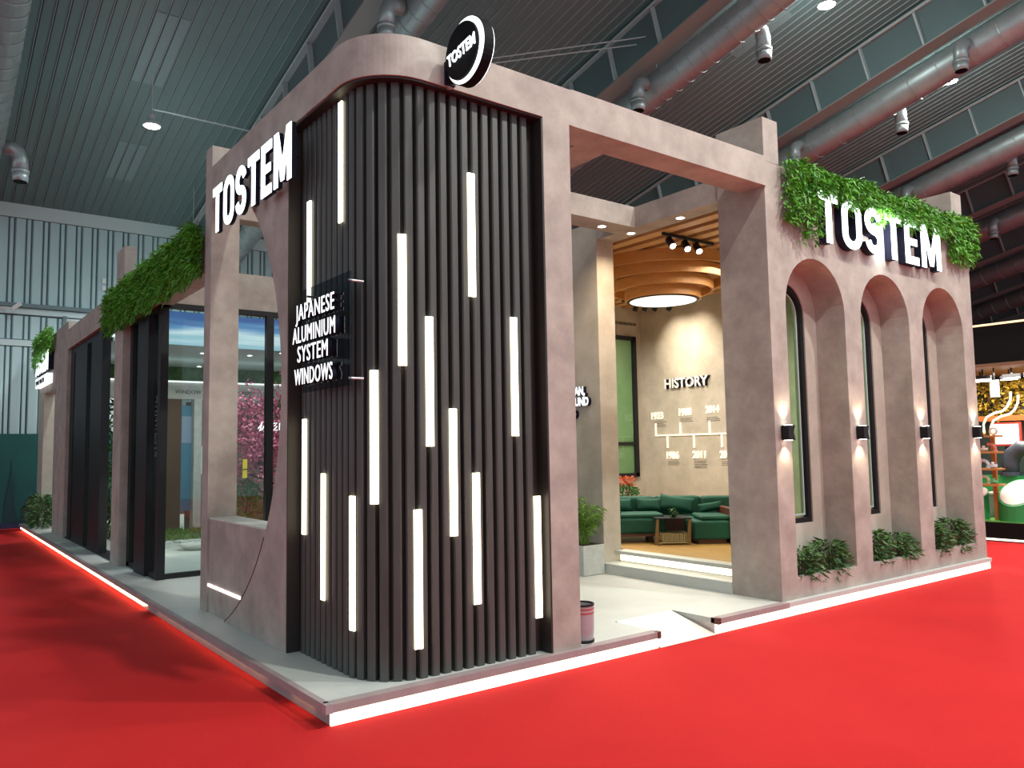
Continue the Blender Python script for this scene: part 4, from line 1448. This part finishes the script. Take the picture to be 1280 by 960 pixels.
# green planting inside the far door bay
bush('door_bay_plants', 'tall dark green planting seen through the open door bay', 'plants', (1.0, 11.5, DZ), 0.3, 0.45, 2.4, 1300, GREEN4, 91, L=(.12, .25), W=(.03, .06), stems=14)

# ------------------------------------------------------------------ neighbouring stand at the right edge
NX = 11.8
nb = thing('neighbour_stand', 'neighbouring stand with black fascia and gold light line at the right edge', 'stand', (NX+1, 1, 0))
GOLD = emis('gold_light_line', (1.0, 0.58, 0.15), 1.3)
obj('plinth', bx(NX, NX+4, -1.5, 4.5, 0.0, 0.30), MATTE, nb)
obj('plinth_light', bx(NX-0.012, NX-0.001, -1.5, 4.5, 0.02, 0.05), LEDSTEP, nb)
obj('fascia', bx(NX, NX+0.1, -1.5, 4.5, 2.83, 3.44), MATTE, nb)
obj('gold_line', bx(NX-0.02, NX, -1.5, 4.5, 3.44, 3.47), GOLD, nb, 'gold light line')
obj('soffit', bx(NX, NX+4, -1.5, 4.5, 2.78, 2.83), mat('brown_soffit', (0.20, 0.11, 0.06), 0.6), nb)
obj('rear_wall', bx(NX+2.4, NX+2.5, -1.5, 4.5, 0.3, 2.78), mat('dark_teal_wall', (0.03, 0.05, 0.05), 0.6), nb)
obj('deck_board', bx(NX+0.02, NX+2.4, -1.4, 4.4, 0.301, 0.315), mat('leaf_green_floor', (0.12, 0.32, 0.06), 0.6), nb)
obj('orange_beam', bx(NX+1.2, NX+1.35, -1.5, 4.5, 1.93, 2.02), mat('orange_wood_beam', (0.45, 0.13, 0.03), 0.5), nb)
lamp('AREA', (NX+1.2, 1.3, 2.7), 90, (1, .92, .8), 1.2, rot=(0, 0, 0), parent=nb)
lamp('AREA', (NX+0.4, 0.9, 2.7), 40, (1, .92, .8), 0.6, rot=(0, 0, 0), parent=nb)
for i, (x, y) in enumerate(((NX+0.5, 1.35), (NX+0.6, 0.95), (NX+0.5, 0.6), (NX+0.9, 1.55), (NX+0.9, 1.1))):
    tt = thing('strip_lamp', ['leftmost', 'second', 'third', 'fourth', 'fifth'][i]+' short white ceiling lamp in the neighbouring stand', 'lamp', (x, y, 2.6), 'strip lamps in the neighbouring stand')
    obj('housing', bx(x-.03, x+.03, y-.13, y+.13, 2.62, 2.68), BLACK, tt)
    obj('lamp_face', bx(x-.025, x+.025, y-.12, y+.12, 2.605, 2.619), LAMPW, tt)
    obj('hanger', bx(x-.01, x+.01, y-.01, y+.01, 2.68, 2.78), BLACK, tt)
tt = thing('hanging_banner', 'small white banner hanging under the neighbouring fascia', 'banner', (NX+0.3, 1.15, 2.4))
obj('sheet', bx(NX+0.3, NX+0.31, 1.03, 1.17, 2.30, 2.58), WHITE, tt)
obj('cord', bx(NX+0.3, NX+0.31, 1.09, 1.11, 2.58, 2.78), BLACK, tt)
bush('yellow_foliage', 'yellowish hanging foliage on the wall of the neighbouring stand', 'foliage', (NX+2.1, 2.0, 1.95), 0.22, 1.6, 0.75, 1500, leaf_mat('yellow_leaf', (0.22, 0.13, 0.01), (0.42, 0.28, 0.03)), 92, L=(.08, .16), W=(.05, .08), stems=4)
tt = thing('light_loop', 'pair of glowing cream tubes curving down to the yellow fitting', 'lamp', (NX+0.1, 1.0, 1.9))
for dy in (0.0, 0.085):
    ctl = [(1.22, 1.72), (1.22, 1.86), (1.17, 1.97), (1.06, 2.03), (0.93, 2.06), (0.86, 2.12), (0.80, 2.24), (0.79, 2.36)]
    obj('light_tube', tube(B(), [(NX+0.10+dy*.6, y-dy, z-dy*0.6) for y, z in ctl], 0.016, 8), emis('cream_tube', (1.0, .85, .55), 2.5), tt, smooth=True)
OW = mat('orange_wood_shelf', (0.45, 0.20, 0.05), 0.5)
sh = thing('fitting_shelf', 'orange wood shelf unit of pipe fittings at the right edge', 'shelf', (NX+0.2, 1.1, 0.3))
obj('post', bx(NX+0.30, NX+0.36, 1.16, 1.22, 0.316, 1.72), OW, sh)
SHZ = (1.68, 1.42, 1.15, 0.90)
for z in SHZ:
    obj('shelf_board', bx(NX+0.02, NX+0.30, 1.02, 1.46, z-0.03, z), OW, sh)


def fitting(kind, label, loc, col, r=0.05, group='pipe fittings on the orange shelf'):
    x, y, z = loc
    m = mat('fitting_plastic', col, 0.4)
    t = thing('pipe_fitting', label, 'pipe fitting', loc, group)
    if kind == 'ring':
        obj('body', tube(B(), [(x, y+math.cos(a)*r, z+r*1.25+math.sin(a)*r) for a in [2*math.pi*k/16 for k in range(17)]], r*.35, 8), m, t, smooth=True)
    elif kind == 'elbow':
        pts = [(x, y-r, z), (x, y-r, z+r*1.2), (x, y-r*.6, z+r*1.9), (x, y+r*.2, z+r*2.2), (x, y+r*1.1, z+r*2.2)]
        obj('body', tube(B(), pts, r*.5, 10), m, t, smooth=True)
        obj('collar', tube(B(), [pts[0], (x, y-r, z+r*.5)], r*.66, 10), m, t)
        obj('collar', tube(B(), [(x, y+r*.8, z+r*2.2), pts[-1]], r*.66, 10), m, t)
    elif kind == 'tee':
        obj('body', tube(B(), [(x, y-r*1.2, z+r*.6), (x, y+r*1.2, z+r*.6)], r*.5, 10), m, t, smooth=True)
        obj('branch', tube(B(), [(x, y, z+r*.6), (x, y, z+r*1.8)], r*.45, 10), m, t, smooth=True)
    return t


fitting('tee', 'yellow pipe tee on the top shelf', (NX+.12, 1.30, 1.685), (0.75, .45, .02), .07)
fitting('ring', 'pale ring on the top shelf beside the yellow tee', (NX+.12, 1.09, 1.685), (0.62, .5, .38), .05)
for i in range(3):
    fitting(('elbow', 'tee', 'elbow')[i], ['left', 'middle', 'right'][i]+' red and white fitting on the second shelf', (NX+.12, 1.37-.12*i, 1.425), ((.6, .12, .08), (.75, .6, .5), (.65, .2, .15))[i], .05)
for i in range(3):
    fitting(('ring', 'elbow', 'tee')[i], ['left', 'middle', 'right'][i]+' pale blue fitting on the third shelf', (NX+.12, 1.37-.12*i, 1.155), ((.35, .45, .65), (.6, .65, .72), (.7, .72, .75))[i], .055)
for i in range(3):
    fitting(('tee', 'elbow', 'tee')[i], ['left', 'middle', 'right'][i]+' light green fitting on the lowest shelf', (NX+.12, 1.37-.12*i, 0.905), ((.25, .5, .25), (.5, .6, .4), (.15, .45, .2))[i], .05)
GRN = mat('pipe_green', (0.02, 0.26, 0.07), 0.4)
GREY = mat('pipe_grey', (0.05, 0.06, 0.08), 0.4)


def big_pipe(label, y, x, zt, r):
    t = thing('pipe_stand', label, 'pipe display', (x, y, 0.315), 'large green pipe displays')
    n = 28
    bm = B()
    lo, hi = [], []
    for k in range(n):
        a = 2*math.pi*k/n
        px, py = x+r*math.cos(a), y+r*math.sin(a)
        lo.append(bm.verts.new((px, py, 0.316)))
        hi.append(bm.verts.new((px, py, zt+0.75*(r*math.cos(a)))))
    for k in range(n):
        j = (k+1) % n
        bm.faces.new((lo[k], lo[j], hi[j], hi[k]))
    bm.faces.new(lo[::-1])
    bm.faces.new(hi)
    obj('pipe_body', bm, GRN, t)
    bm = B()
    a_, b_ = [], []
    for k in range(n):
        a = 2*math.pi*k/n
        px, py = x+r*.90*math.cos(a)-0.006, y+r*.90*math.sin(a)
        z = zt+0.75*(r*.90*math.cos(a))+0.006
        a_.append(bm.verts.new((px, py, z)))
        b_.append(bm.verts.new((px, py, z-0.004)))
    bm.faces.new(a_)
    bm.faces.new(b_[::-1])
    for k in range(n):
        j = (k+1) % n
        bm.faces.new((a_[k], a_[j], b_[j], b_[k]))
    obj('cut_face', bm, mat('pinkish_white_lining', (0.55, 0.47, 0.42), 0.5), t, 'pale slanted cut face')


big_pipe('large green pipe cut at a slant showing pale lining at the right edge', 0.87, NX+0.32, 0.76, 0.27)
big_pipe('smaller green pipe cut at a slant behind the arched wall edge', 1.42, NX+0.30, 0.74, 0.12)
t = thing('display_plinth', 'small grey plinth between the green pipes', 'plinth', (NX+.85, 1.3, .315))
obj('plinth_box', bx(NX+.7, NX+.95, 1.25, 1.5, .316, .70), mat('mid_grey_box', (.25, .28, .27), .5), t)
obj('fitting_base', bx(NX+.69, NX+.96, 1.24, 1.51, .70, .73), WHITE, t)
t = thing('elbow_pipe', 'big dark grey elbow pipe on green base above the large green pipe', 'pipe display', (NX+1.08, 1.1, 0.316))
obj('table', bx(NX+.98, NX+1.18, 0.55, 1.75, 0.316, 1.0), GRN, t)
obj('elbow', tube(B(), [(NX+1.08, 1.24, 1.0), (NX+1.08, 1.24, 1.2), (NX+1.08, 1.19, 1.36), (NX+1.08, 1.07, 1.46), (NX+1.08, .88, 1.46)], 0.13, 16), GREY, t, smooth=True)
obj('flange', tube(B(), [(NX+1.08, 1.24, 1.0), (NX+1.08, 1.24, 1.06)], 0.165, 16), GREY, t)
obj('flange', tube(B(), [(NX+1.08, .90, 1.46), (NX+1.08, .82, 1.46)], 0.165, 16), GREY, t)
t = thing('display_screen', 'lit white screen with red frame behind the orange shelf', 'screen', (NX+1.1, 1.5, 1.7))
obj('screen_frame', bx(NX+1.2, NX+1.24, 1.08, 1.56, 1.50, 1.90), mat('red_frame', (0.6, 0.05, 0.03), .5), t)
obj('screen_glass', bx(NX+1.19, NX+1.199, 1.12, 1.53, 1.53, 1.87), emis('white_screen', (.9, .95, 1.0), 0.8), t)
obj('stand', bx(NX+1.22, NX+1.26, 1.28, 1.36, .316, 1.5), BLACK, t)
bm = bx(NX+0.5, NX+0.7, 0.42, 0.66, 1.98, 2.16)
t = thing('blue_box', 'bright blue hanging box at the right edge of the picture', 'box', (NX+.6, .55, 2.1))
obj('box_body', bm, mat('bright_blue', (0.03, .35, .65), .4), t)
obj('hanger', bx(NX+.59, NX+.61, .54, .56, 2.16, 2.78), BLACK, t)
